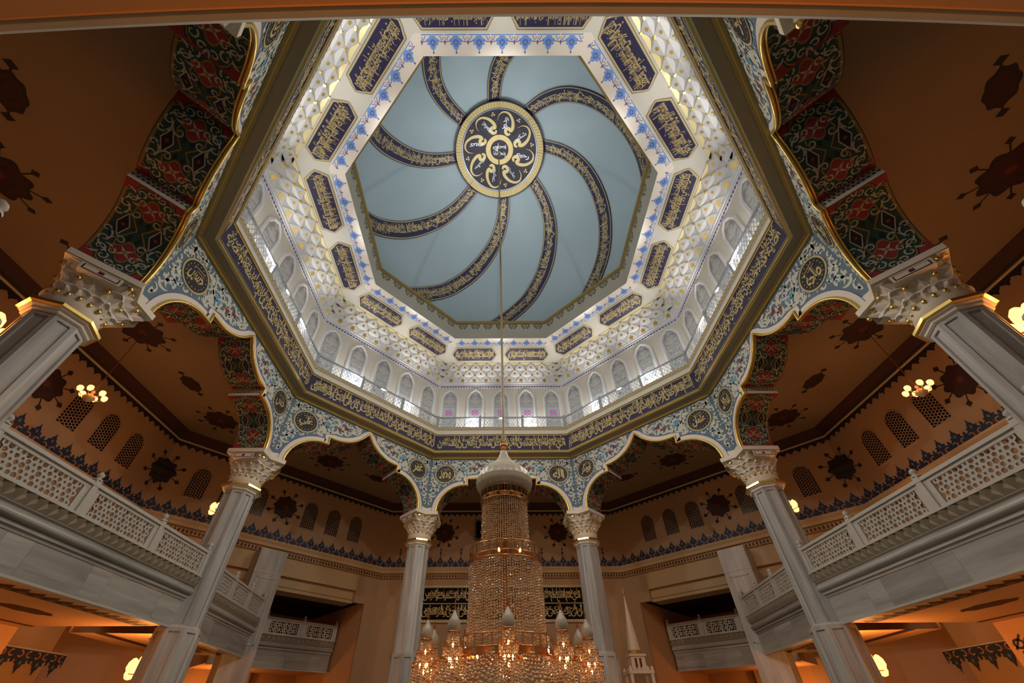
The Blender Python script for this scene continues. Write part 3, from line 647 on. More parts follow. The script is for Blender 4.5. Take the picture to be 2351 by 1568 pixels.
mb = MB(); pd = [(-0.36, 0), (0.36, 0), (0.3, -0.16), (0.36, -0.3), (0.22, -0.36), (0.2, -0.55), (0.1, -0.62), (0.09, -0.8), (0, -0.98), (-0.09, -0.8), (-0.1, -0.62), (-0.2, -0.55), (-0.22, -0.36), (-0.36, -0.3), (-0.3, -0.16)]
mat('pendant_olive', (0.20, 0.19, 0.12), 0.6); mb.poly(pd, 'pendant_olive', f_(0.008)); mb.poly([(x * 0.45, y * 0.5 - 0.1) for x, y in pd], 'grey_cream', f_(0.012)); mb.poly([(x * 0.25, y * 0.28 - 0.16) for x, y in pd], 'pendant_olive', f_(0.016))
for s in (-1, 1): mb.poly(circ(s * 0.17, -0.17, 0.05, 6), 'grey_cream', f_(0.012))
PEND = mb.data('gilt_pendant')
# railing of the drum: three lattice bays per side
mb = MB(); Lb = 2.93
for i in range(13):
    x0 = 0.06 + i * (Lb - 0.12) / 13; x1 = x0 + (Lb - 0.12) / 13
    for (a_, b_) in ((2.26, 2.62), (2.62, 2.96)):
        for p, q in (((x0, a_), (x1, b_)), ((x0, b_), (x1, a_))): mb.tube([(p[0], 0, p[1]), (q[0], 0, q[1])], 0.016, 'rail_metal', 4, False)
mb.box(0, Lb, -0.03, 0.03, 2.14, 2.24, 'rail_metal'); mb.box(0, Lb, -0.05, 0.05, 2.97, 3.07, 'rail_metal'); RAILB = mb.data('railing_bay')
mb = MB(); mb.box(-0.08, 0.08, -0.08, 0.08, 2.14, 3.12, 'rail_metal'); mb.lathe([(0.0, 3.26), (0.04, 3.2), (0.08, 3.16), (0.08, 3.12)], 8, 'rail_metal'); RAILP = mb.data('railing_post')
FLOOD = MB(); FLOOD.box(-0.16, 0.16, -0.07, 0.07, 0.0, 0.06, 'rail_metal'); FLOOD.box(-0.03, 0.03, -0.02, 0.02, 0.06, 0.2, 'rail_metal'); FLOOD.box(-0.2, 0.2, -0.1, 0.1, 0.2, 0.42, 'rail_metal'); FLOOD = FLOOD.data('floodlight_housing')
FLENS = MB(); FLENS.face([(-0.17, -0.07, 0.425), (0.17, -0.07, 0.425), (0.17, 0.07, 0.425), (-0.17, 0.07, 0.425)], 'stain_clear'); FLENS = FLENS.data('lens')
sv = 0
for nm, a in SIDES:
    o = struct(put('wall_drum_' + nm, DRUM, None, (0, 0, 0), -R(a)), 'cream drum wall carrying the dome')
    put('soffit', SOFFIT, o); b = put('inscription_band', BAND, o); put('ledge', LEDGE, o); put('violet_dentils', DENT, o); put('muqarnas_backing', MUQ_BACK, o); put('cream_cove', COVE, o); put('dome_moulding', DMOULD, o)
    mb = MB(); script_band(mb, VERSES[a], -4.2, 4.2, 0.30, 1.42, 'gold_paint', flat(10.44), 0.02); mb.obj('inscription', b)
    for k, ((me, wd), (d, z, dd, hh, g)) in enumerate(zip(CELLS, TIERS)):
        for i in range(-1, 11): put('muqarnas_cell', me, o, ((i - 4.5 + (0.25 if k % 2 else -0.25)) * wd, d, z))
    for s in (-1, 1):
        c = put('cartouche', CART, o, (1.98 * s, 0, 0)); mb = MB(); script_band(mb, SHORT[sv % 16] + ' ' + SHORT[(sv + 5) % 16], -1.46, 1.44, -0.31, 0.31, 'gold_paint', cart_mp(0.045), 0.01); mb.obj('inscription', c); sv += 1
    for i in range(7): put('blue_crest', BCREST, o, ((i - 3) * 0.97, 0, 0))
    for i in range(7): put('gilt_pendant', PEND, o, ((i - 3) * 0.95, 8.158, 10.06))
    for i in range(3): put('railing_bay', RAILB, o, (-4.39 + i * Lb, 10.6, 0))
    for i in range(3): put('railing_post', RAILP, o, (-4.39 + i * Lb, 10.6, 0))
    for i in range(5):
        wn[0] += 1; ww = struct(put('window_%d' % wn[0], DW_FRAME, None, sidept(a, (i - 2) * 1.9, 11.38, 0), -R(a)), 'pointed drum window with frosted glass and stained foot')
        put('pane', DW_PANE, ww); put('tracery', DW_TRACE, ww)
        if a == 0: put('stained_panel', DW_STAIN, ww)
    for s in (-1, 1):
        fo = put('floodlight', FLOOD, o, (1.95 * s, 10.95, 2.14)); put('lens', FLENS, fo)

# ------------------------------------------------------------------ dome with eight spiralling inscription bands
ZB, RA, RC = 10.5, 9.6, 11.6
mb = MB(); mb.lathe([(RA * math.cos(q), ZB + RC * math.sin(q)) for q in [R(i * 90 / 28) for i in range(28)]] + [(0.001, ZB + RC)], 72, 'dome_blue'); dome = struct(mb.obj('ceiling_dome'), 'pale blue dome')
DAZ = [(21.6, 0), (21.3, 0), (20, -6), (19, -11), (18, -16.5), (17, -21.5), (16, -26.5), (15, -32), (14, -37.5), (13, -44.5), (12, -51.5), (10.7, -60)]
def daz(z):
    for (z0, a0), (z1, a1) in zip(DAZ, DAZ[1:]):
        if z >= z1: return a0 + (a1 - a0) * (z0 - min(z, z0)) / (z0 - z1)
    return DAZ[-1][1]
def onell(P, h): q = math.sqrt(P[0] ** 2 / RA ** 2 + P[1] ** 2 / RA ** 2 + (P[2] - ZB) ** 2 / RC ** 2); f = (1 - h / 10) / q; return (P[0] * f, P[1] * f, ZB + (P[2] - ZB) * f)
zs = [21.45 - (21.45 - 10.75) * (i / 40) ** 0.85 for i in range(41)]
path = []
for z in zs:
    rr = RA * math.sqrt(max(0, 1 - ((z - ZB) / RC) ** 2)); a = R(7.5 + daz(z)); path.append(Vector((rr * math.sin(a), rr * math.cos(a), z)))
for _ in range(2): path = [path[0]] + [(path[i - 1] + path[i] * 2 + path[i + 1]) / 4 for i in range(1, 40)] + [path[-1]]
cl = [0.0]
for i in range(1, 41): cl.append(cl[-1] + (path[i] - path[i - 1]).length)
def arm_mp(h):
    def mp(u, v):
        u = min(max(u, 0), cl[-1] - 1e-6); i = 0
        while cl[i + 1] < u: i += 1
        f = (u - cl[i]) / (cl[i + 1] - cl[i]); P = path[i].lerp(path[i + 1], f)
        T0 = (path[min(i + 1, 40)] - path[max(i - 1, 0)]).normalized(); T1 = (path[min(i + 2, 40)] - path[i]).normalized(); T = T0.lerp(T1, f)
        N = Vector((P.x / RA ** 2, P.y / RA ** 2, (P.z - ZB) / RC ** 2)).normalized(); B = N.cross(T).normalized()
        wd = 0.92 + 0.42 * min(1, u / 7)
        return onell(P + B * v * wd, h)
    return mp
mb = MB(); us = [cl[-1] * i / 60 for i in range(61)]
for wd, m, h in ((1.0, 'ink', 0.10), (0.93, 'gold_paint', 0.115), (0.83, 'navy', 0.13)):
    f = arm_mp(h); mb.grid([[f(u, v * wd) for u in us] for v in (-0.5, -0.2, 0.2, 0.5)], m)
ARM = mb.data('spiral_band'); mb = MB()
AV = ['قل هو الله احد الله الصمد لم يلد ولم يولد ولم يكن له كفوا احد', 'الله لا اله الا هو الحي القيوم لا تاخذه سنة ولا نوم']
ATX = []
for t in AV:
    mb = MB(); script_band(mb, t, 0.5, cl[-1] * 0.5, -0.36, 0.36, 'gold_paint', arm_mp(0.15), 0.006); script_band(mb, SHORT[AV.index(t) * 3] + ' ' + SHORT[AV.index(t) + 4] + ' ' + SHORT[8], cl[-1] * 0.505, cl[-1] * 0.99, -0.36, 0.36, 'gold_paint', arm_mp(0.15), 0.006); ATX.append(mb.data('inscription'))
for k in range(8):
    o = put('spiral_band', ARM, dome, (0, 0, 0), R(45 * k)); put('inscription', ATX[k % 2], o)
# boss at the crown of the dome
def top_mp(h): return lambda u, v: onell((u, v, ZB + RC * math.sqrt(max(0, 1 - (u * u + v * v) / RA ** 2))), h)
mb = MB()
def ring(r0, r1, m, h, n=64): f = top_mp(h); mb.grid([[f(r * math.cos(2 * math.pi * j / n), r * math.sin(2 * math.pi * j / n)) for j in range(n)] for r in [r0 + (r1 - r0) * i / 4 for i in range(5)]], m, False, True)
ring(3.08, 3.56, 'gold_paint', 0.30); ring(3.52, 3.58, 'ink', 0.31); ring(2.98, 3.10, 'rail_metal', 0.31); ring(0.0, 2.99, 'ink', 0.30); ring(0.74, 1.12, 'gold_paint', 0.33); ring(3.04, 3.07, 'ink', 0.33)
for k in range(96):
    a = 2 * math.pi * k / 96; mb.ribbon([(3.14 * math.cos(a), 3.14 * math.sin(a)), (3.5 * math.cos(a + .02), 3.5 * math.sin(a + .02))], 0.03, 'old_gold', top_mp(0.33))
WAW = [(0.02, -0.55), (0.16, -0.66), (0.32, -0.55), (0.34, -0.35), (0.18, -0.25), (0.02, -0.36), (-0.06, -0.1), (0.06, 0.35), (0.38, 0.7), (0.75, 0.72), (0.98, 0.45), (1.0, 0.1)]
for k in range(8):
    a = R(45 * k + 12); ca, sa = math.cos(a), math.sin(a)
    g = lambda x, y: (ca * (x - 0.5) * 1.2 - sa * (y * 1.12 + 1.98), sa * (x - 0.5) * 1.2 + ca * (y * 1.12 + 1.98))
    fine = []
    for i in range(len(WAW) - 1):
        p0, p1, p2, p3 = WAW[max(i - 1, 0)], WAW[i], WAW[i + 1], WAW[min(i + 2, len(WAW) - 1)]
        for j in range(4):
            t = j / 4; fine.append(tuple(0.5 * ((2 * p1[c]) + (-p0[c] + p2[c]) * t + (2 * p0[c] - 5 * p1[c] + 4 * p2[c] - p3[c]) * t * t + (-p0[c] + 3 * p1[c] - 3 * p2[c] + p3[c]) * t ** 3) for c in (0, 1)))
    mb.ribbon([g(*p) for p in fine + [WAW[-1]]], lambda t: 0.25 * min(1, 0.5 + t * 3) * min(1, (1.02 - t) * 2.2), 'gold_paint', top_mp(0.34))
    ft = fit(('عفو', 'حليم', 'كريم', 'غفور', 'ودود', 'شكور', 'رحيم', 'عليم')[k], 0, 1, 0, 1, 0.012)
    mb.text(([g(0.28 + y * 0.34, -0.5 + x * 0.95) for x, y in ft[0]], ft[1]), 'rail_metal', top_mp(0.35))
    a2 = a + R(22); 
    for q in range(3): mb.poly(circ(2.66 * math.cos(a2) + 0.1 * math.cos(a2 + q * 2.09), 2.66 * math.sin(a2) + 0.1 * math.sin(a2 + q * 2.09), 0.07, 6), 'gold_paint', top_mp(0.34))
ft = fit('بسم الله', -0.55, 0.55, -0.5, 0.1, 0.02); mb.text(ft, 'white', top_mp(0.36)); ft = fit('الرحمن الرحيم', -0.5, 0.5, 0.05, 0.55, 0.015); mb.text(ft, 'white', top_mp(0.36))
mb.obj('crown_medallion', dome)

# ================================================================== THINGS
# ------------------------------------------------------------------ columns (local frame: y outward from the hall's centre, origin on the axis)
RCOL = 12.95
AB = [(0, -1.06), (0.64, -1.32), (1.29, 0.25), (0, 0.79), (-1.29, 0.25), (-0.64, -1.32)]
def oct_r(th, ap):                                      # octagon with a face toward -y
    q = (th - R(90) + R(22.5)) % R(45) - R(22.5); return ap / math.cos(q)
def ab_r(th, k=1.0):
    dx, dy = math.cos(th), math.sin(th); best = 9
    for i in range(6):
        (x0, y0), (x1, y1) = AB[i], AB[(i + 1) % 6]; ex, ey = x1 - x0, y1 - y0; det = dx * ey - dy * ex
        if abs(det) < 1e-9: continue
        t = (x0 * ey - y0 * ex) / det; u = (x0 * dy - y0 * dx) / det
        if t > 0 and -1e-6 <= u <= 1 + 1e-6: best = min(best, t)
    return best * k
def cap_pt(th, f, z):
    r0 = oct_r(th, 0.60); r1 = ab_r(th, 0.95); r = r0 + (r1 - r0) * f; return Vector((r * math.cos(th), r * math.sin(th), z))
mb = MB(); zt, zl = -5.38, -15.1
def prism_panels(mb, ap, z0, z1, m, inset=0.1, dep=0.05):
    h = ap * T225
    for k in range(8):
        a = R(45 * k); c, s = math.cos(a), math.sin(a)
        def g(x, y, z): return (c * x - s * y, s * x + c * y, z)
        o_ = [(-h, z0), (h, z0), (h, z1), (-h, z1)]; i_ = [(-h + inset, z0 + 0.12), (h - inset, z0 + 0.12), (h - inset, z1 - 0.12), (-h + inset, z1 - 0.12)]
        for j in range(4):
            p, q, r_, t_ = o_[j], o_[(j + 1) % 4], i_[(j + 1) % 4], i_[j]
            mb.face([g(p[0], -ap, p[1]), g(q[0], -ap, q[1]), g(r_[0], -ap, r_[1]), g(t_[0], -ap, t_[1])], m)
            x, y = i_[j], i_[(j + 1) % 4]; mb.face([g(x[0], -ap, x[1]), g(y[0], -ap, y[1]), g(y[0] * 0.94, -ap + dep, y[1]), g(x[0] * 0.94, -ap + dep, x[1])], m)
        mb.face([g(p[0] * 0.94, -ap + dep, p[1]) for p in i_], m)
prism_panels(mb, 0.58, -10.72, zt, 'marble_v'); SHAFT = mb.data('shaft')
mb = MB(); prism_panels(mb, 0.70, -15.1, -10.72, 'marble_v', 0.12)
mb.lathe([(0.76, -10.72), (0.58, -10.6)], 8, 'marble_v', (0, 0, 0), False, None, R(22.5)); PED = mb.data('lower_pier')
mb = MB()
mb.lathe([(0.64, -5.40), (0.70, -5.36), (0.70, -5.30), (0.78, -5.26), (0.78, -5.22)], 8, 'warm_white', (0, 0, 0), False, None, R(22.5))
mb.lathe([(0.60, -5.06), (0.62, -4.98), (0.70, -4.9), (0.66, -4.78), (0.72, -4.66)], 24, 'warm_white'); NECK = mb.data('neck')
mb = MB(); mb.lathe([(0.78, -5.24), (0.86, -5.21), (0.86, -5.12), (0.76, -5.08), (0.62, -5.04)], 8, 'gold_leaf', (0, 0, 0), False, None, R(22.5)); GRING = mb.data('gilt_ring')
mb = MB()
for i in range(6):
    (x0, y0), (x1, y1) = AB[i], AB[(i + 1) % 6]; mb.face([(x0, y0, -3.78), (x1, y1, -3.78), (x1, y1, -3.58), (x0, y0, -3.58)], 'warm_white'); mb.face([(x0 * .96, y0 * .96, -3.82), (x1 * .96, y1 * .96, -3.82), (x1, y1, -3.78), (x0, y0, -3.78)], 'old_gold')
for z in (-3.58, -3.82): mb.poly(AB, 'warm_white', lambda u, v: (u, v, z))
ABAC = mb.data('abacus')
PLQ = MB()
for s in (-1, 1):
    a0 = Vector((s * 0.64, -1.32, 0)); a1 = Vector((s * 1.29, 0.25, 0)); e = (a1 - a0).normalized(); n_ = Vector((e.y, -e.x, 0)) * s; c0 = (a0 + a1) / 2 + n_ * 0.0
    for (hw, hz, off, m) in ((0.46, 0.13, 0.010, 'warm_white'), (0.40, 0.09, 0.020, 'dark_red'), (0.37, 0.07, 0.025, 'warm_white'), (0.06, 0.05, 0.03, 'dark_red')):
        PLQ.face([c0 + e * (hw * i) + n_ * off + Vector((0, 0, -3.97 + hz * j)) for i, j in ((-1, -1), (1, -1), (1, 1), (-1, 1))], m)
    PLQ.face([c0 + e * (0.46 * i) + n_ * (0.01 if k else -0.3) + Vector((0, 0, -4.10)) for i, k in ((-1, 0), (1, 0), (1, 1), (-1, 1))], 'warm_white')
PLQ = PLQ.data('plaque')
CT = [(-4.70, -4.40, 0.05, 0.34), (-4.40, -4.10, 0.34, 0.66), (-4.10, -3.80, 0.66, 1.0)]
NC = 18; NICHE = []
for k, (z0, z1, f0, f1) in enumerate(CT):
    for i in range(NC):
        m = MB(); off = 0.5 if k % 2 else 0.0; th0 = 2 * math.pi * (i + off) / NC; th1 = 2 * math.pi * (i + 1 + off) / NC; tm = (th0 + th1) / 2
        B = cap_pt(tm, f0 - 0.06, z0 + 0.03); nsub = 6; top = []
        for j in range(nsub + 1):
            th = th0 + (th1 - th0) * j / nsub; q = math.sin(math.pi * j / nsub); fl_ = 0.035 * (1 if j % 2 else -1) if 0 < j < nsub else 0
            top.append(cap_pt(th, f1 - 0.30 * q + fl_, z1 - 0.10 + 0.10 * q))
        for j in range(nsub): m.face([B, top[j], top[j + 1]], 'warm_white')
        rim0 = [cap_pt(th0 + (th1 - th0) * j / nsub, f1, z1 - 0.10 + 0.08 * math.sin(math.pi * j / nsub)) for j in range(nsub + 1)]
        for j in range(nsub): m.face([top[j], top[j + 1], rim0[j + 1], rim0[j]], 'white')
        rim1 = [cap_pt(th0 + (th1 - th0) * j / nsub, f1, z1 + 0.02) for j in range(nsub + 1)]; m.grid([rim0, rim1], 'warm_white')
        e0, e1 = cap_pt(th0, f0, z0), cap_pt(th1, f0, z0)
        m.face([e0, B, top[0]], 'warm_white'); m.face([B, e1, top[-1]], 'warm_white')
        if k == 0 or (i + k) % 2 == 0:
            p = cap_pt(th0, f1 - 0.02, z1 - 0.13) if k else cap_pt(tm, f0 + 0.05, z0 + 0.02)
            m.lathe([(0.001, -0.12), (0.06, -0.06), (0.07, 0.0), (0.045, 0.08), (0.001, 0.1)], 6, 'gold_leaf', tuple(p))
        if k == 2 and i % 3 == 0:
            p = cap_pt(tm, f1 - 0.20, z1 - 0.1); m.box(p.x - 0.05, p.x + 0.05, p.y - 0.05, p.y + 0.05, p.z - 0.02, p.z + 0.05, 'gold_leaf')
        NICHE.append(m.data('shell_niche'))
mb = MB(); mb.grid([[cap_pt(2 * math.pi * j / 36, f - 0.12, z) for j in range(36)] for f, z in ((0.05, -4.7), (0.36, -4.38), (0.68, -4.08), (0.98, -3.8))], 'warm_white', False, True); CORE = mb.data('capital_core')
COL_L = {-22.5: 'grey marble column with gilt capital just left of the crystal chandelier', 22.5: 'grey marble column with gilt capital just right of the crystal chandelier',
         -67.5: 'column at the far end of the left marble gallery, lamp glowing beside it', 67.5: 'column at the far end of the right marble gallery, lamp glowing beside it',
         -112.5: 'large nearest column at the left picture edge, capital lit gold', 112.5: 'large nearest column at the right picture edge, capital lit gold',
         -157.5: 'column whose capital peeps below the top beam, left of the dome', 157.5: 'column whose capital peeps below the top beam, right of the dome'}
for a, lb in COL_L.items():
    p = sidept(a, 0, RCOL, 0); root = tag(empty('column', (p.x, p.y, -15.1), -R(a)), lb, 'column', 'columns of the octagon')
    def pc(n, me, par=root): return put(n, me, par, (0, 0, 15.1 if par is root else 0))
    pc('shaft', SHAFT); pc('lower_pier', PED); pc('gilt_ring', GRING); pc('abacus', ABAC); pc('plaque', PLQ)
    nk = pc('capital', NECK); put('capital_core', CORE, nk)
    for me in NICHE: put('shell_niche', me, nk)

# ------------------------------------------------------------------ marble galleries
def perforated(w, h, s=0.088):                          # pierced star-and-hexagon screen: a honeycomb of rings
    m = MB(); dx = s * math.sqrt(3); nx = int(w / dx); ny = int(h / (1.5 * s)); x_off = (w - nx * dx) / 2; y_off = (h - ny * 1.5 * s) / 2
    for j in range(ny):
        for i in range(nx if j % 2 == 0 else nx - 1):
            cx = x_off + dx * (i + 0.5 + (0.5 if j % 2 else 0)); cy = y_off + 1.5 * s * (j + 0.5)
            big = (i % 3 == (1 if j % 2 == 0 else 2)) and j % 2 == 0; small = not big and (i + j) % 2 == 0
            ri = s * (0.80 if big else 0.5 if small else 0.66); nb = 12
            outer = [(cx + s * 1.02 * math.cos(R(30 + 60 * k)), cy + s * 1.02 * math.sin(R(30 + 60 * k))) for k in range(6)]
            o12 = []
            for k in range(6): p, q = outer[k], outer[(k + 1) % 6]; o12 += [p, ((p[0] + q[0]) / 2, (p[1] + q[1]) / 2)]
            inner = [(cx + ri * (0.78 if (small and k % 2) else 1) * math.cos(R(30 + 30 * k)), cy + ri * (0.78 if (small and k % 2) else 1) * math.sin(R(30 + 30 * k))) for k in range(12)]
            m.grid([[(p[0], -0.03, p[1]) for p in o12], [(p[0], -0.03, p[1]) for p in inner], [(p[0], 0.03, p[1]) for p in inner], [(p[0], 0.03, p[1]) for p in o12]], 'marble_plain', False, True)
    return m
_gal = {}
def gallery(root, L, nb, depth, patterned=True, slabs=True, x_lo=0.0):
    """local frame: x along the front from 0 to L, y backwards, z as in the hall"""
    key = (round(L, 2), nb)
    if key not in _gal:
        g = {}; bl = L / nb
        m = MB(); pw = bl - 0.16 - 0.36; sub = perforated(pw, 0.68); x0 = (bl - pw) / 2
        for k in range(len(sub.v)): v = sub.v[k]; sub.v[k] = (v[0] + x0, v[1], v[2] - 8.94)
        m = sub
        m.box(0.08, x0 + 0.02, -0.04, 0.04, -9.0, -8.2, 'marble_plain'); m.box(bl - x0 - 0.02, bl - 0.08, -0.04, 0.04, -9.0, -8.2, 'marble_plain')
        m.box(0.08, bl - 0.08, -0.045, 0.045, -9.02, -8.92, 'marble_plain'); m.box(0.08, bl - 0.08, -0.045, 0.045, -8.29, -8.19, 'marble_plain'); g['panel'] = m.data('pierced_panel')
        m = MB(); m.box(0, L, -0.10, 0.10, -8.19, -8.13, 'marble_plain'); m.box(0, L, -0.07, 0.07, -8.13, -8.08, 'marble_plain'); g['rail'] = m.data('handrail')
        m = MB(); m.box(-0.09, 0.09, -0.09, 0.09, -9.04, -8.02, 'marble_plain'); g['post'] = m.data('rail_post')
        m = MB(); m.lathe([(0.12, -8.02), (0.12, -7.98), (0.05, -7.96), (0.06, -7.92), (0.10, -7.87), (0.08, -7.81), (0.02, -7.76), (0.001, -7.74)], 10, 'marble_plain'); g['fin'] = m.data('finial')
        m = MB(); n = int(L / 0.30); st = L / n
        m.box(0, L, -0.06, 0.3, -9.36, -9.04, 'zigzag_stone')
        for i in range(n):
            x = i * st; z0, z1 = -9.34, -9.06
            m.face([(x, -0.06, z1), (x + st / 2, -0.2, z1), (x + st / 2, -0.06, z0)], 'zigzag_stone'); m.face([(x + st / 2, -0.2, z1), (x + st, -0.06, z1), (x + st / 2, -0.06, z0)], 'zigzag_stone')
            m.face([(x, -0.06, z0), (x + st / 2, -0.062, z0), (x, -0.16, -9.2)], 'zigzag_stone'); m.face([(x + st / 2, -0.062, z0), (x + st, -0.06, z0), (x + st, -0.16, -9.2)], 'zigzag_stone')
        g['zig'] = m.data('zigzag_frieze')
        m = MB(); pr = [(-0.14, -9.04), (-0.14, -9.0), (-0.06, -9.0)]
        m.box(0, L, -0.14, 0.2, -9.04, -8.99, 'marble_plain')
        prof = [(-0.06, -9.36), (0.0, -9.4), (0.0, -9.46)] + [(0.0 - 0.08 * math.sin(R(q)), -9.55 + 0.09 * math.cos(R(q))) for q in range(0, 181, 30)] + [(0.06, -9.66), (0.04, -9.76), (0.1, -9.80), (0.1, -9.86)]
        for i in range(len(prof) - 1): m.face([(0, *prof[i]), (L, *prof[i]), (L, *prof[i + 1]), (0, *prof[i + 1])], 'marble_h', True)
        g['mould'] = m.data('cornice_moulding')
        rs = random.Random(int(L * 10)); cut = [0.0]
        while cut[-1] < L - 2.2: cut.append(cut[-1] + rs.choice((0.75, 1.9, 2.3)))
        cut.append(L); g['slabs'] = []
        for x0, x1 in zip(cut, cut[1:]): m = MB(); m.box(0.003, x1 - x0 - 0.003, 0.12, 0.3, -10.70, -9.86, 'marble_h'); g['slabs'].append((x0, m.data('marble_slab')))
        m = MB(); m.box(0, L, 0.10, 0.34, -10.74, -10.68, 'marble_plain'); g['lip'] = m.data('lower_edge')
        _gal[key] = g
    g = _gal[key]; bl = L / nb
    m = MB(); m.box(0 + x_lo, L, 0.3, depth, -9.06, -8.98, 'marble_plain')
    m.face([(0, 0.3, -10.66), (L, 0.3, -10.66), (L, depth, -10.66), (0, depth, -10.66)], 'orange_plaster'); m.face([(0, depth, -10.66), (L, depth, -10.66), (L, depth, -9.0), (0, depth, -9.0)], 'orange_plaster')
    if patterned:
        dn = lambda h: (lambda u, v: (u, v, -10.66 - h))
        n = int(L / 0.45)
        m.ribbon([(0.1, 0.62), (L - 0.1, 0.62)], 0.05, 'maroon', dn(0.006)); m.ribbon([(0.1, 1.25), (L - 0.1, 1.25)], 0.32, 'maroon', dn(0.006)); m.ribbon([(0.1, 1.25), (L - 0.1, 1.25)], 0.06, 'lattice_tan', dn(0.010))
        for i in range(n): m.poly([(L * (i + .5) / n - 0.2, 1.1), (L * (i + .5) / n, 0.8), (L * (i + .5) / n + 0.2, 1.1)], 'dark_motif', dn(0.007)); m.poly(lobed(L * (i + .5) / n, 1.25, 0.1, 4, 0.3, 12), 'dark_motif', dn(0.012))
        for k in range(2 if L > 6 else 0): m.poly(lobed(L * (0.3 + 0.4 * k), depth * 0.42, 0.9, 8, 0.07, 40, 0.34), 'maroon', dn(0.006))
        for yy in (depth - 1.0, depth * 0.72): m.ribbon([(0, yy), (L, yy)], 0.2, 'maroon', dn(0.006))
    m.obj('gallery_floor', root)
    for i in range(nb): put('pierced_panel', g['panel'], root, (i * bl, 0, 0))
    for i in range(nb + 1):
        x = min(max(i * bl, 0.1), L - 0.1); p = put('rail_post', g['post'], root, (x, 0, 0)); put('finial', g['fin'], p)
    put('handrail', g['rail'], root); put('zigzag_frieze', g['zig'], root); put('cornice_moulding', g['mould'], root); put('lower_edge', g['lip'], root)
    for x0, me in g['slabs']: put('marble_slab', me, root, (x0, 0, 0))
def gal_root(p, q, label):                              # front line from p to q (seen from the hall, left to right)
    ang = math.atan2(q[1] - p[1], q[0] - p[0]); o = empty('gallery_balcony', (p[0], p[1], 0), ang); tag(o, label, 'balcony', 'marble galleries'); return o
GL = {-90: 'marble gallery with pierced railing along the left side', 90: 'marble gallery with pierced railing along the right side', -135: 'near left gallery, only rail finials peeping in at the left edge', 135: 'near right gallery, only rail finials peeping in at the right edge'}
for a, lb in GL.items():
    gd = 11.8 if abs(a) == 90 else 11.72
    p, q = sidept(a, -4.42, gd, 0), sidept(a, 4.42, gd, 0); gallery(gal_root(p, q, lb), 8.84, 3, 7.1)
for s, lb in ((-1, 'short gallery piece behind the left column running back to the marble pier'), (1, 'short gallery piece behind the right column running back to the marble pier')):
    p, q = (s * 12.35, 6.1), (s * 13.05, 12.15)
    if s > 0: p, q = q, p
    gallery(gal_root(p, q, lb), math.hypot(q[0] - p[0], q[1] - p[1]), 3, 4.3)
for s, lb in ((-1, 'gallery inside the left side room, seen through the wide opening'), (1, 'gallery inside the right side room, seen through the wide opening')):
    a = 45 * s; t0, t1 = (-1.2, 5.9) if s < 0 else (-5.9, 1.2)
    p, q = sidept(a, t0, 22.0, 0), sidept(a, t1, 22.0, 0); gallery(gal_root(p, q, lb), 7.1, 3, 4.0, False)
# the gallery over the camera: its lower edge is slightly bowed
o = tag(empty('gallery_balcony', (0, 0, 0), 0), 'gallery edge overhead crossing the top of the picture', 'balcony', 'marble galleries')
xs = [-4.2 + i * 0.28 for i in range(31)]; bow = lambda x: -11.57 + 0.0073 * min(x * x, 20)
mb = MB(); mb.grid([[(x, bow(x) + dy, z) for x in xs] for dy, z in ((0, -9.0), (0, -10.66), (-0.012, -10.68), (-0.035, -10.68), (-0.035, -10.66), (-0.05, -10.66))], 'marble_plain'); mb.obj('lower_edge', o)
mb = MB(); mb.grid([[(x, bow(x) - 0.05, -10.66) for x in xs], [(x, bow(x) - 0.054, -10.672) for x in xs], [(x, bow(x) - 0.06, -10.66) for x in xs], [(x, -19, -10.66) for x in xs]], 'orange_plaster'); mb.grid([[(x, bow(x), -9.0) for x in xs], [(x, -19, -9.0) for x in xs]], 'marble_plain'); mb.obj('gallery_floor', o)

# ------------------------------------------------------------------ marble piers by the side rooms
for s, lb in ((-1, 'square marble pier standing before the left side room'), (1, 'square marble pier standing before the right side room')):
    p = sidept(45 * s, s * 0.93, 18.42, -15.1); root = tag(empty('marble_pier', p, -R(45 * s)), lb, 'pier', 'marble piers'); mb = MB()
    mb.box(-0.75, 0.75, -0.55, 0.55, 0, 9.6, 'marble_v'); mb.obj('pier_shaft', root)
    mb = MB()
    for k in (-1,):
        for x0, x1, z0, z1 in ((-0.5, 0.5, 8.05, 8.1), (-0.5, 0.5, 4.9, 4.95), (-0.5, -0.45, 4.9, 8.1), (0.45, 0.5, 4.9, 8.1)): mb.box(x0, x1, -0.58, -0.55, z0, z1, 'marble_plain')
        mb.box(-0.77, 0.77, -0.57, 0.57, 8.35, 8.4, 'marble_plain')
    mb.obj('panel_moulding', root)
# lower aisle wall pieces under the side galleries
for s, nm in ((-1, 'wall_lower_west'), (1, 'wall_lower_east')):
    mb = MB(); x = s * 17.6
    mb.box(min(x, s * 19), max(x, s * 19), -7, 4.6, -15.1, -10.66, 'orange_plaster'); o = struct(mb.obj(nm), 'orange lower aisle wall')
    mb = MB()
    for i in range(30):
        y = -6.8 + i * 0.38; fm = lambda u, v: (x - s * 0.01, u, v)
        mb.ribbon([(y + 0.17 * math.cos(q), -11.35 + 0.13 * math.sin(q)) for q in [i_ * 0.9 for i_ in range(8)]], 0.07, 'dark_motif', fm); mb.ribbon([(y - .19, -11.1), (y + .19, -11.5)], 0.06, 'dark_motif', fm); mb.poly(circ(y, -11.62, 0.08, 6), 'dark_motif', fm)
    stuff(mb.obj('painted_border', o))
    for i in range(5): q = put('border_palmette', CREST, o, (s * 18.95, 5.3 + i * 0.75, -11.0), R(90) if s < 0 else R(-90), (1, 1, -1))

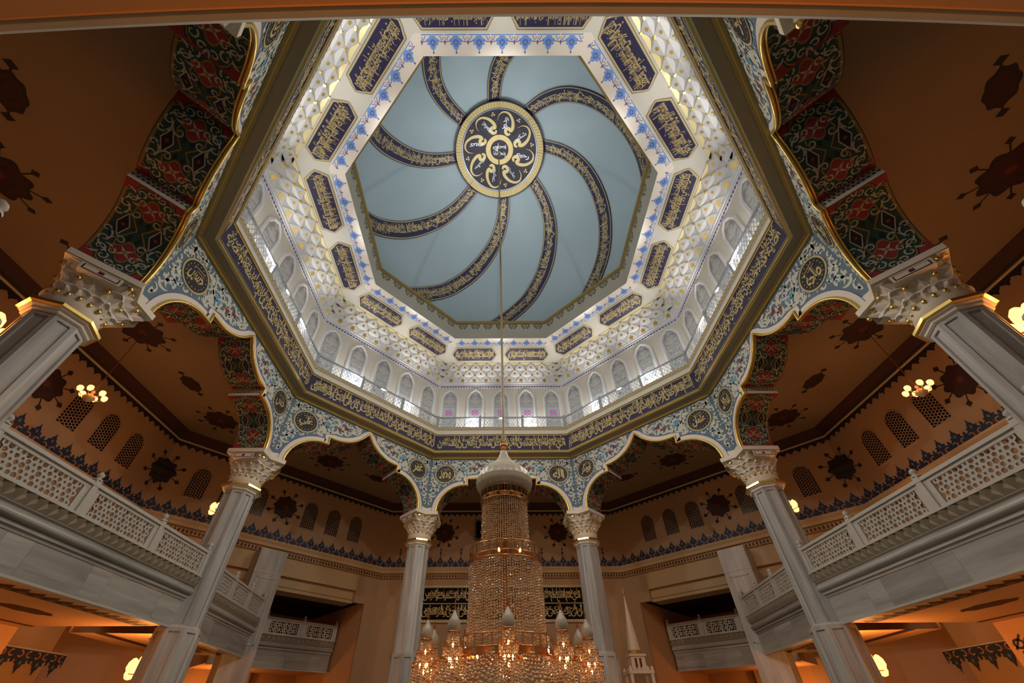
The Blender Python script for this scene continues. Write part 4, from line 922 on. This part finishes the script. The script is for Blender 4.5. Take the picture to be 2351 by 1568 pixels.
# ------------------------------------------------------------------ great crystal chandelier
CX = -0.06
ch = tag(empty('crystal_chandelier', (CX, 0, 0)), 'great tiered crystal chandelier with onion dome hanging on a long cable', 'chandelier')
mb = MB(); mat('cable_bronze', (0.20, 0.155, 0.08), 0.5, 0.4); mb.tube([(0, 0, 22.0), (0, 0, -5.95)], 0.045, 'cable_bronze', 8); mb.obj('cable', ch)
mb = MB(); mb.lathe([(0.001, -5.8), (0.06, -5.86), (0.13, -5.92), (0.15, -6.0), (0.09, -6.08), (0.13, -6.14), (0.09, -6.2)], 16, 'copper'); mb.obj('gilt_finial', ch)
mb = MB(); prof = [(0.10, -6.18), (0.14, -6.35), (0.19, -6.48), (0.28, -6.6), (0.45, -6.78), (0.66, -6.95), (0.83, -7.15), (0.91, -7.37), (0.89, -7.55), (0.80, -7.70), (0.70, -7.79)]
fp = []
for i in range(len(prof) - 1):
    for j in range(4): t = j / 4; fp.append((prof[i][0] * (1 - t) + prof[i + 1][0] * t, prof[i][1] * (1 - t) + prof[i + 1][1] * t))
mb.lathe([(r_ + (0.010 if i % 2 else -0.008), z) for i, (r_, z) in enumerate(fp)], 96, 'onion_bead', mod=lambda j: 1.0 if j % 4 else 0.965); mb.obj('onion_dome', ch)
def band(r0, z0, z1, posts, flare=1.0):                 # pierced gilt band: two hoops joined by loops and plates
    m = MB(); h = z1 - z0
    for za, zb_ in ((z0, z0 + 0.1 * h), (z0 + 0.34 * h, z0 + 0.40 * h), (z0 + 0.93 * h, z1)): m.lathe([(r0, za), (r0 * 1.015, za), (r0 * 1.015, zb_), (r0, zb_)], 48, 'copper')
    for k in range(posts):
        a = 2 * math.pi * k / posts; c, s = math.cos(a), math.sin(a)
        m.tube([(r0 * c, r0 * s, z0 + 0.4 * h), (r0 * c * 1.01, r0 * s * 1.01, z0 + 0.95 * h)], 0.012, 'copper', 4)
        if k % 2 == 0:
            q = [a + (i - 2) * 0.85 * math.pi / posts * 2 / 4 * 1.7 for i in range(5)]; m.grid([[(r0 * 1.02 * math.cos(t), r0 * 1.02 * math.sin(t), z) for t in q] for z in (z0 + 0.1 * h, z0 + 0.34 * h)], 'copper')
    return m
def strands(r0, r1, z0, z1, n, bead, seed=1, mname='crystal'):   # curtain of bead strings
    m = MB(); rs = random.Random(seed); nb = max(2, int(abs(z1 - z0) / bead))
    for k in range(n):
        a = 2 * math.pi * k / n; dz = rs.uniform(-0.5, 0.5)
        for i in range(nb):
            t = (i + 0.5 + dz) / nb; rr = r0 + (r1 - r0) * t + rs.uniform(-0.012, 0.012); z = z0 + (z1 - z0) * t; c, s = math.cos(a), math.sin(a); tw = rs.uniform(0, 1.5); w_ = min(math.pi * rr / n * 1.05, bead * 0.8); h = bead * 0.52
            P = Vector((rr * c, rr * s, z)); b = len(m.v); e1 = Vector((math.cos(a + tw), math.sin(a + tw), 0)) * w_; e2 = Vector((-math.sin(a + tw), math.cos(a + tw), 0)) * w_
            m.v += [tuple(P + Vector((0, 0, h))), tuple(P + e1), tuple(P + e2), tuple(P - e1), tuple(P - e2), tuple(P - Vector((0, 0, h)))]; mi = m.mi(mname)
            for f in ((0, 1, 2), (0, 2, 3), (0, 3, 4), (0, 4, 1), (5, 2, 1), (5, 3, 2), (5, 4, 3), (5, 1, 4)): m.f.append([b + q for q in f]); m.m.append(mi); m.sm.append(False)
    return m
band(0.735, -8.16, -7.76, 24).obj('gilt_band', ch)
stuff(strands(0.68, 0.69, -8.12, -9.55, 64, 0.06, 1).obj('crystal_curtain', ch))
band(1.02, -10.0, -9.55, 28).obj('gilt_band', ch)
stuff(strands(1.0, 1.0, -9.98, -11.85, 90, 0.065, 2).obj('crystal_curtain', ch))
band(1.16, -12.2, -11.75, 30).obj('gilt_band', ch)
stuff(strands(1.14, 1.9, -12.2, -12.75, 110, 0.08, 3).obj('crystal_skirt', ch))
stuff(strands(1.9, 1.5, -12.75, -13.6, 110, 0.08, 4).obj('crystal_skirt', ch))
mb = MB(); mb.tube([(0, 0, -6.2), (0, 0, -13.6)], 0.07, 'copper', 8)
for z, r_ in ((-8.2, 0.66), (-8.9, 0.6), (-10.2, 0.95), (-11.0, 0.9), (-12.2, 1.1)):
    for k in range(6): a = k * math.pi / 3; mb.tube([(0, 0, z), (r_ * math.cos(a), r_ * math.sin(a), z)], 0.02, 'copper', 5)
mb.obj('centre_frame', ch)
# one little tower, copied ten times round the ring
TW = {}
m = MB(); m.lathe([(0.001, -11.22), (0.02, -11.26), (0.012, -11.32), (0.03, -11.36), (0.015, -11.4), (0.02, -11.44)], 8, 'copper'); TW['tower_finial'] = m.data('tower_finial')
m = MB(); m.lathe([(0.02, -11.43), (0.05, -11.5), (0.115, -11.6), (0.15, -11.7), (0.145, -11.77), (0.12, -11.83)], 24, 'onion_bead', mod=lambda j: 1.0 if j % 3 else 0.95); TW['tower_dome'] = m.data('tower_dome')
for q, (r0, r1, z0, z1, n) in enumerate(((0.115, 0.125, -11.86, -12.08, 22), (0.19, 0.2, -12.14, -12.33, 28), (0.26, 0.27, -12.40, -13.0, 34))): TW['crystal_curtain' + '_' * q] = strands(r0, r1, z0, z1, n, 0.05, 5 + q).data('tower_crystals')
m = MB(); m.lathe([(0.13, -11.84), (0.14, -11.84), (0.14, -11.87), (0.13, -11.87)], 20, 'copper')
for r_, z0, z1 in ((0.205, -12.08, -12.15), (0.28, -12.33, -12.42)):
    for za in (z0, z1 + 0.015): m.lathe([(r_, za), (r_ + 0.012, za), (r_ + 0.012, za - 0.015), (r_, za - 0.015)], 24, 'copper')
    for k in range(12): a = k * math.pi / 6; m.tube([(r_ * math.cos(a), r_ * math.sin(a), z0), (r_ * math.cos(a), r_ * math.sin(a), z1)], 0.008, 'copper', 4)
TW['tower_hoops'] = m.data('tower_hoops')
BULB = MB(); BULB.lathe([(0.001, -0.05), (0.022, -0.02), (0.02, 0.02), (0.001, 0.06)], 8, 'bulb'); BULB = BULB.data('candle_bulb')
for k in range(10):
    a = R(-90 + 36 * k); tw = empty('tower', (2.05 * math.cos(a), 2.05 * math.sin(a), 0), a, ch)
    for n, me in TW.items():
        q = put(n.strip('_'), me, tw)
        if 'crystal' in n: stuff(q)
    for q, r_, z in ((0, 0.0, -12.1), (0, 0.1, -12.37), (2, 0.1, -12.37), (4, 0.1, -12.37), (1, 0.0, -12.5)): put('candle_bulb', BULB, tw, (r_ * math.cos(q * math.pi / 3), r_ * math.sin(q * math.pi / 3), z))
    mb = MB(); mb.tube([(-0.95, 0, -12.6), (-0.3, 0, -12.75), (0, 0, -12.6)], 0.02, 'copper', 5); mb.obj('arm', tw)
for k in range(0, 16, 3): a = 2 * math.pi * k / 16; put('candle_bulb', BULB, ch, (1.1 * math.cos(a), 1.1 * math.sin(a), -12.05), 0, (1.3, 1.3, 1.3))
for a in (-1.75, -1.2, 1.5): put('candle_bulb', BULB, ch, (1.06 * math.cos(a), 1.06 * math.sin(a), -9.86))


# ------------------------------------------------------------------ small hanging chandeliers
def small_chandelier(p, ztop, label, nl=6, size=1.0, emis='lamp_glass'):
    o = tag(empty('hanging_lamp', (p[0], p[1], p[2])), label, 'chandelier', 'small aisle chandeliers')
    m = MB(); m.tube([(0, 0, ztop - p[2]), (0, 0, 0.25)], 0.018, 'copper', 6); m.obj('rod', o)
    m = MB(); m.lathe([(0.001, 0.3), (0.06, 0.22), (0.05, 0.1), (0.16 * size, 0.02), (0.2 * size, -0.08), (0.12 * size, -0.2), (0.001, -0.28)], 14, 'crystal'); m.obj('crystal_bowl', o)
    m = MB()
    for k in range(nl): a = 2 * math.pi * k / nl; c, s = math.cos(a), math.sin(a); m.tube([(0.05 * c, 0.05 * s, 0.0), (0.25 * size * c, 0.25 * size * s, -0.1), (0.4 * size * c, 0.4 * size * s, 0.04)], 0.014, 'copper', 5)
    m.obj('arms', o); m = MB(); m.lathe([(0.001, -0.06), (0.06, -0.04), (0.10, 0.04), (0.09, 0.13), (0.06, 0.16)], 12, emis); gl = m.data('glass_shade')
    for k in range(nl): a = 2 * math.pi * k / nl; put('glass_shade', gl, o, (0.4 * size * math.cos(a), 0.4 * size * math.sin(a), 0.08))
    return o
LL = {-90: 'small glowing chandelier hanging in the left aisle before the honeycomb windows', 90: 'small glowing chandelier hanging in the right aisle before the honeycomb windows'}
for a, lb in LL.items(): small_chandelier(sidept(a, 0.05, 16.1, -3.6), 0.05, lb)
def sconce(a, r, z, label, K=1.4):                             # bracket lamp on the aisle side of a column
    p = sidept(a, 0, r, z); o = tag(empty('column_sconce', p, -R(a)), label, 'wall lamp', 'column sconces')
    m = MB(); m.tube([(0, -(r - RCOL - 0.5), -0.1), (0, -0.25, -0.14), (0, 0, -0.05)], 0.03, 'copper', 6); m.lathe([(0.001, -0.24), (0.07, -0.14), (0.03, -0.05), (0.08, 0.0)], 10, 'copper'); m.obj('bracket', o)
    m = MB(); m.lathe([(0.001, -0.08), (0.09, -0.05), (0.14, 0.06), (0.12, 0.2), (0.05, 0.3), (0.001, 0.32)], 12, 'lamp_glass'); gl = m.data('glass_shade')
    for x, y, zz in ((0, 0.05, 0.16), (-0.34, 0.0, 0), (0.34, 0.0, 0), (-0.18, 0.2, -0.16), (0.18, 0.2, -0.16)):
        put('glass_shade', gl, o, (x * (K + 0.2) / 1.4, y * (K + 0.2) / 1.4, zz * (K + 0.4) / 1.4), 0, (K, K, K))
    m = MB(); m.tube([(-0.34, 0.0, -0.1), (0, 0.05, -0.1), (0.34, 0.0, -0.1)], 0.02, 'copper', 5); m.obj('arms', o)
for a, lb in ((-67.5, 'glowing lamp on the far left gallery column, just under its capital'), (67.5, 'glowing lamp on the far right gallery column, just under its capital'), (-112.5, 'bright lamp on the big nearest column at the left edge'), (112.5, 'bright lamp on the big nearest column at the right edge')): sconce(a, 14.0, -5.95, lb, 0.9 if abs(a) < 70 else 1.4)
for a, lb in ((-67.5, 'lamp glowing below the left gallery on the column foot'), (67.5, 'lamp glowing below the right gallery on the column foot')): sconce(a, 14.15, -11.9, lb, 1.15)

# ------------------------------------------------------------------ calligraphy board on the north wall
bd = tag(empty('calligraphy_board', (0, 18.3, -8.1)), 'long black board with two rows of gold calligraphy on the far wall', 'board')
mb = MB(); mb.box(-5.5, 5.5, -0.08, 0, 0.1, 2.05, 'board_black'); mb.obj('black_panel', bd)
mb = MB(); mb.box(-5.55, 5.55, -0.12, 0, 2.05, 2.22, 'old_gold'); mb.box(-5.55, 5.55, -0.12, 0, -0.08, 0.1, 'old_gold'); mb.box(-5.5, 5.5, -0.11, -0.08, 1.05, 1.09, 'gold_paint')
for k in range(74): x = -5.5 + k * 0.15; mb.box(x, x + 0.07, -0.14, -0.12, 2.08, 2.2, 'bone'); mb.box(x, x + 0.07, -0.14, -0.12, -0.06, 0.08, 'bone')
mb.obj('beaded_frame', bd)
mb = MB(); script_band(mb, VERSES[0] + ' ' + SHORT[0], -5.4, 5.4, 1.14, 2.0, 'gold_paint', flat(-0.09), 0.004); script_band(mb, VERSES[-45], -5.4, 5.4, 0.15, 1.0, 'gold_paint', flat(-0.09), 0.004); mb.obj('inscription', bd)

# ------------------------------------------------------------------ minbar
mn = tag(empty('minbar', (7.75, 16.0, -15.1)), 'white and gold minbar spire before the far wall at right', 'minbar')
def mz(z): return z + 15.1
mb = MB(); mb.lathe([(0.02, mz(-7.1)), (0.10, mz(-7.9)), (0.36, mz(-10.05))], 8, 'warm_white', smooth=False); mb.obj('spire', mn)
mb = MB(); mb.lathe([(0.001, mz(-6.45)), (0.02, mz(-6.6)), (0.06, mz(-6.72)), (0.02, mz(-6.8)), (0.07, mz(-6.95)), (0.02, mz(-7.1))], 8, 'gold_leaf'); mb.lathe([(0.37, mz(-10.04)), (0.41, mz(-10.1)), (0.41, mz(-10.2)), (0.38, mz(-10.26))], 8, 'gold', smooth=False); mb.obj('gilt_finial', mn)
mb = MB(); mb.box(-0.4, 0.4, -0.4, 0.4, mz(-11.0), mz(-10.3), 'warm_white'); mb.box(-0.48, 0.48, -0.48, 0.48, mz(-10.36), mz(-10.26), 'warm_white')
for x in (-0.2, 0.06): mb.box(x, x + 0.12, -0.42, -0.4, mz(-10.92), mz(-10.46), 'dark_red')
mb.obj('tower', mn)
mb = MB(); mb.box(-0.7, 0.7, -0.7, 0.7, mz(-11.2), mz(-11.05), 'warm_white'); mb.box(-0.66, 0.66, -0.66, 0.66, mz(-15.1), mz(-11.9), 'warm_white')
for sx in (-1, 1):
    for sy in (-1, 1): mb.box(sx * 0.58 - 0.08, sx * 0.58 + 0.08, sy * 0.58 - 0.08, sy * 0.58 + 0.08, mz(-11.9), mz(-11.2), 'warm_white')
mb.obj('canopy', mn)
m = MB(); m.poly([(-0.08, 0), (0.08, 0), (0.08, 0.12), (0, 0.22), (-0.08, 0.12)], 'warm_white', f_(0)); cre = m.data('crenel')
for i in range(6):
    for yy in (-0.7, 0.7): put('crenel', cre, mn, (-0.6 + i * 0.24, yy, mz(-11.05)))

# ------------------------------------------------------------------ lift to the floor
bpy.data.objects.remove(_to)
for o in sc.objects:
    if o.parent is None and o is not cam: o.location.z += ZO
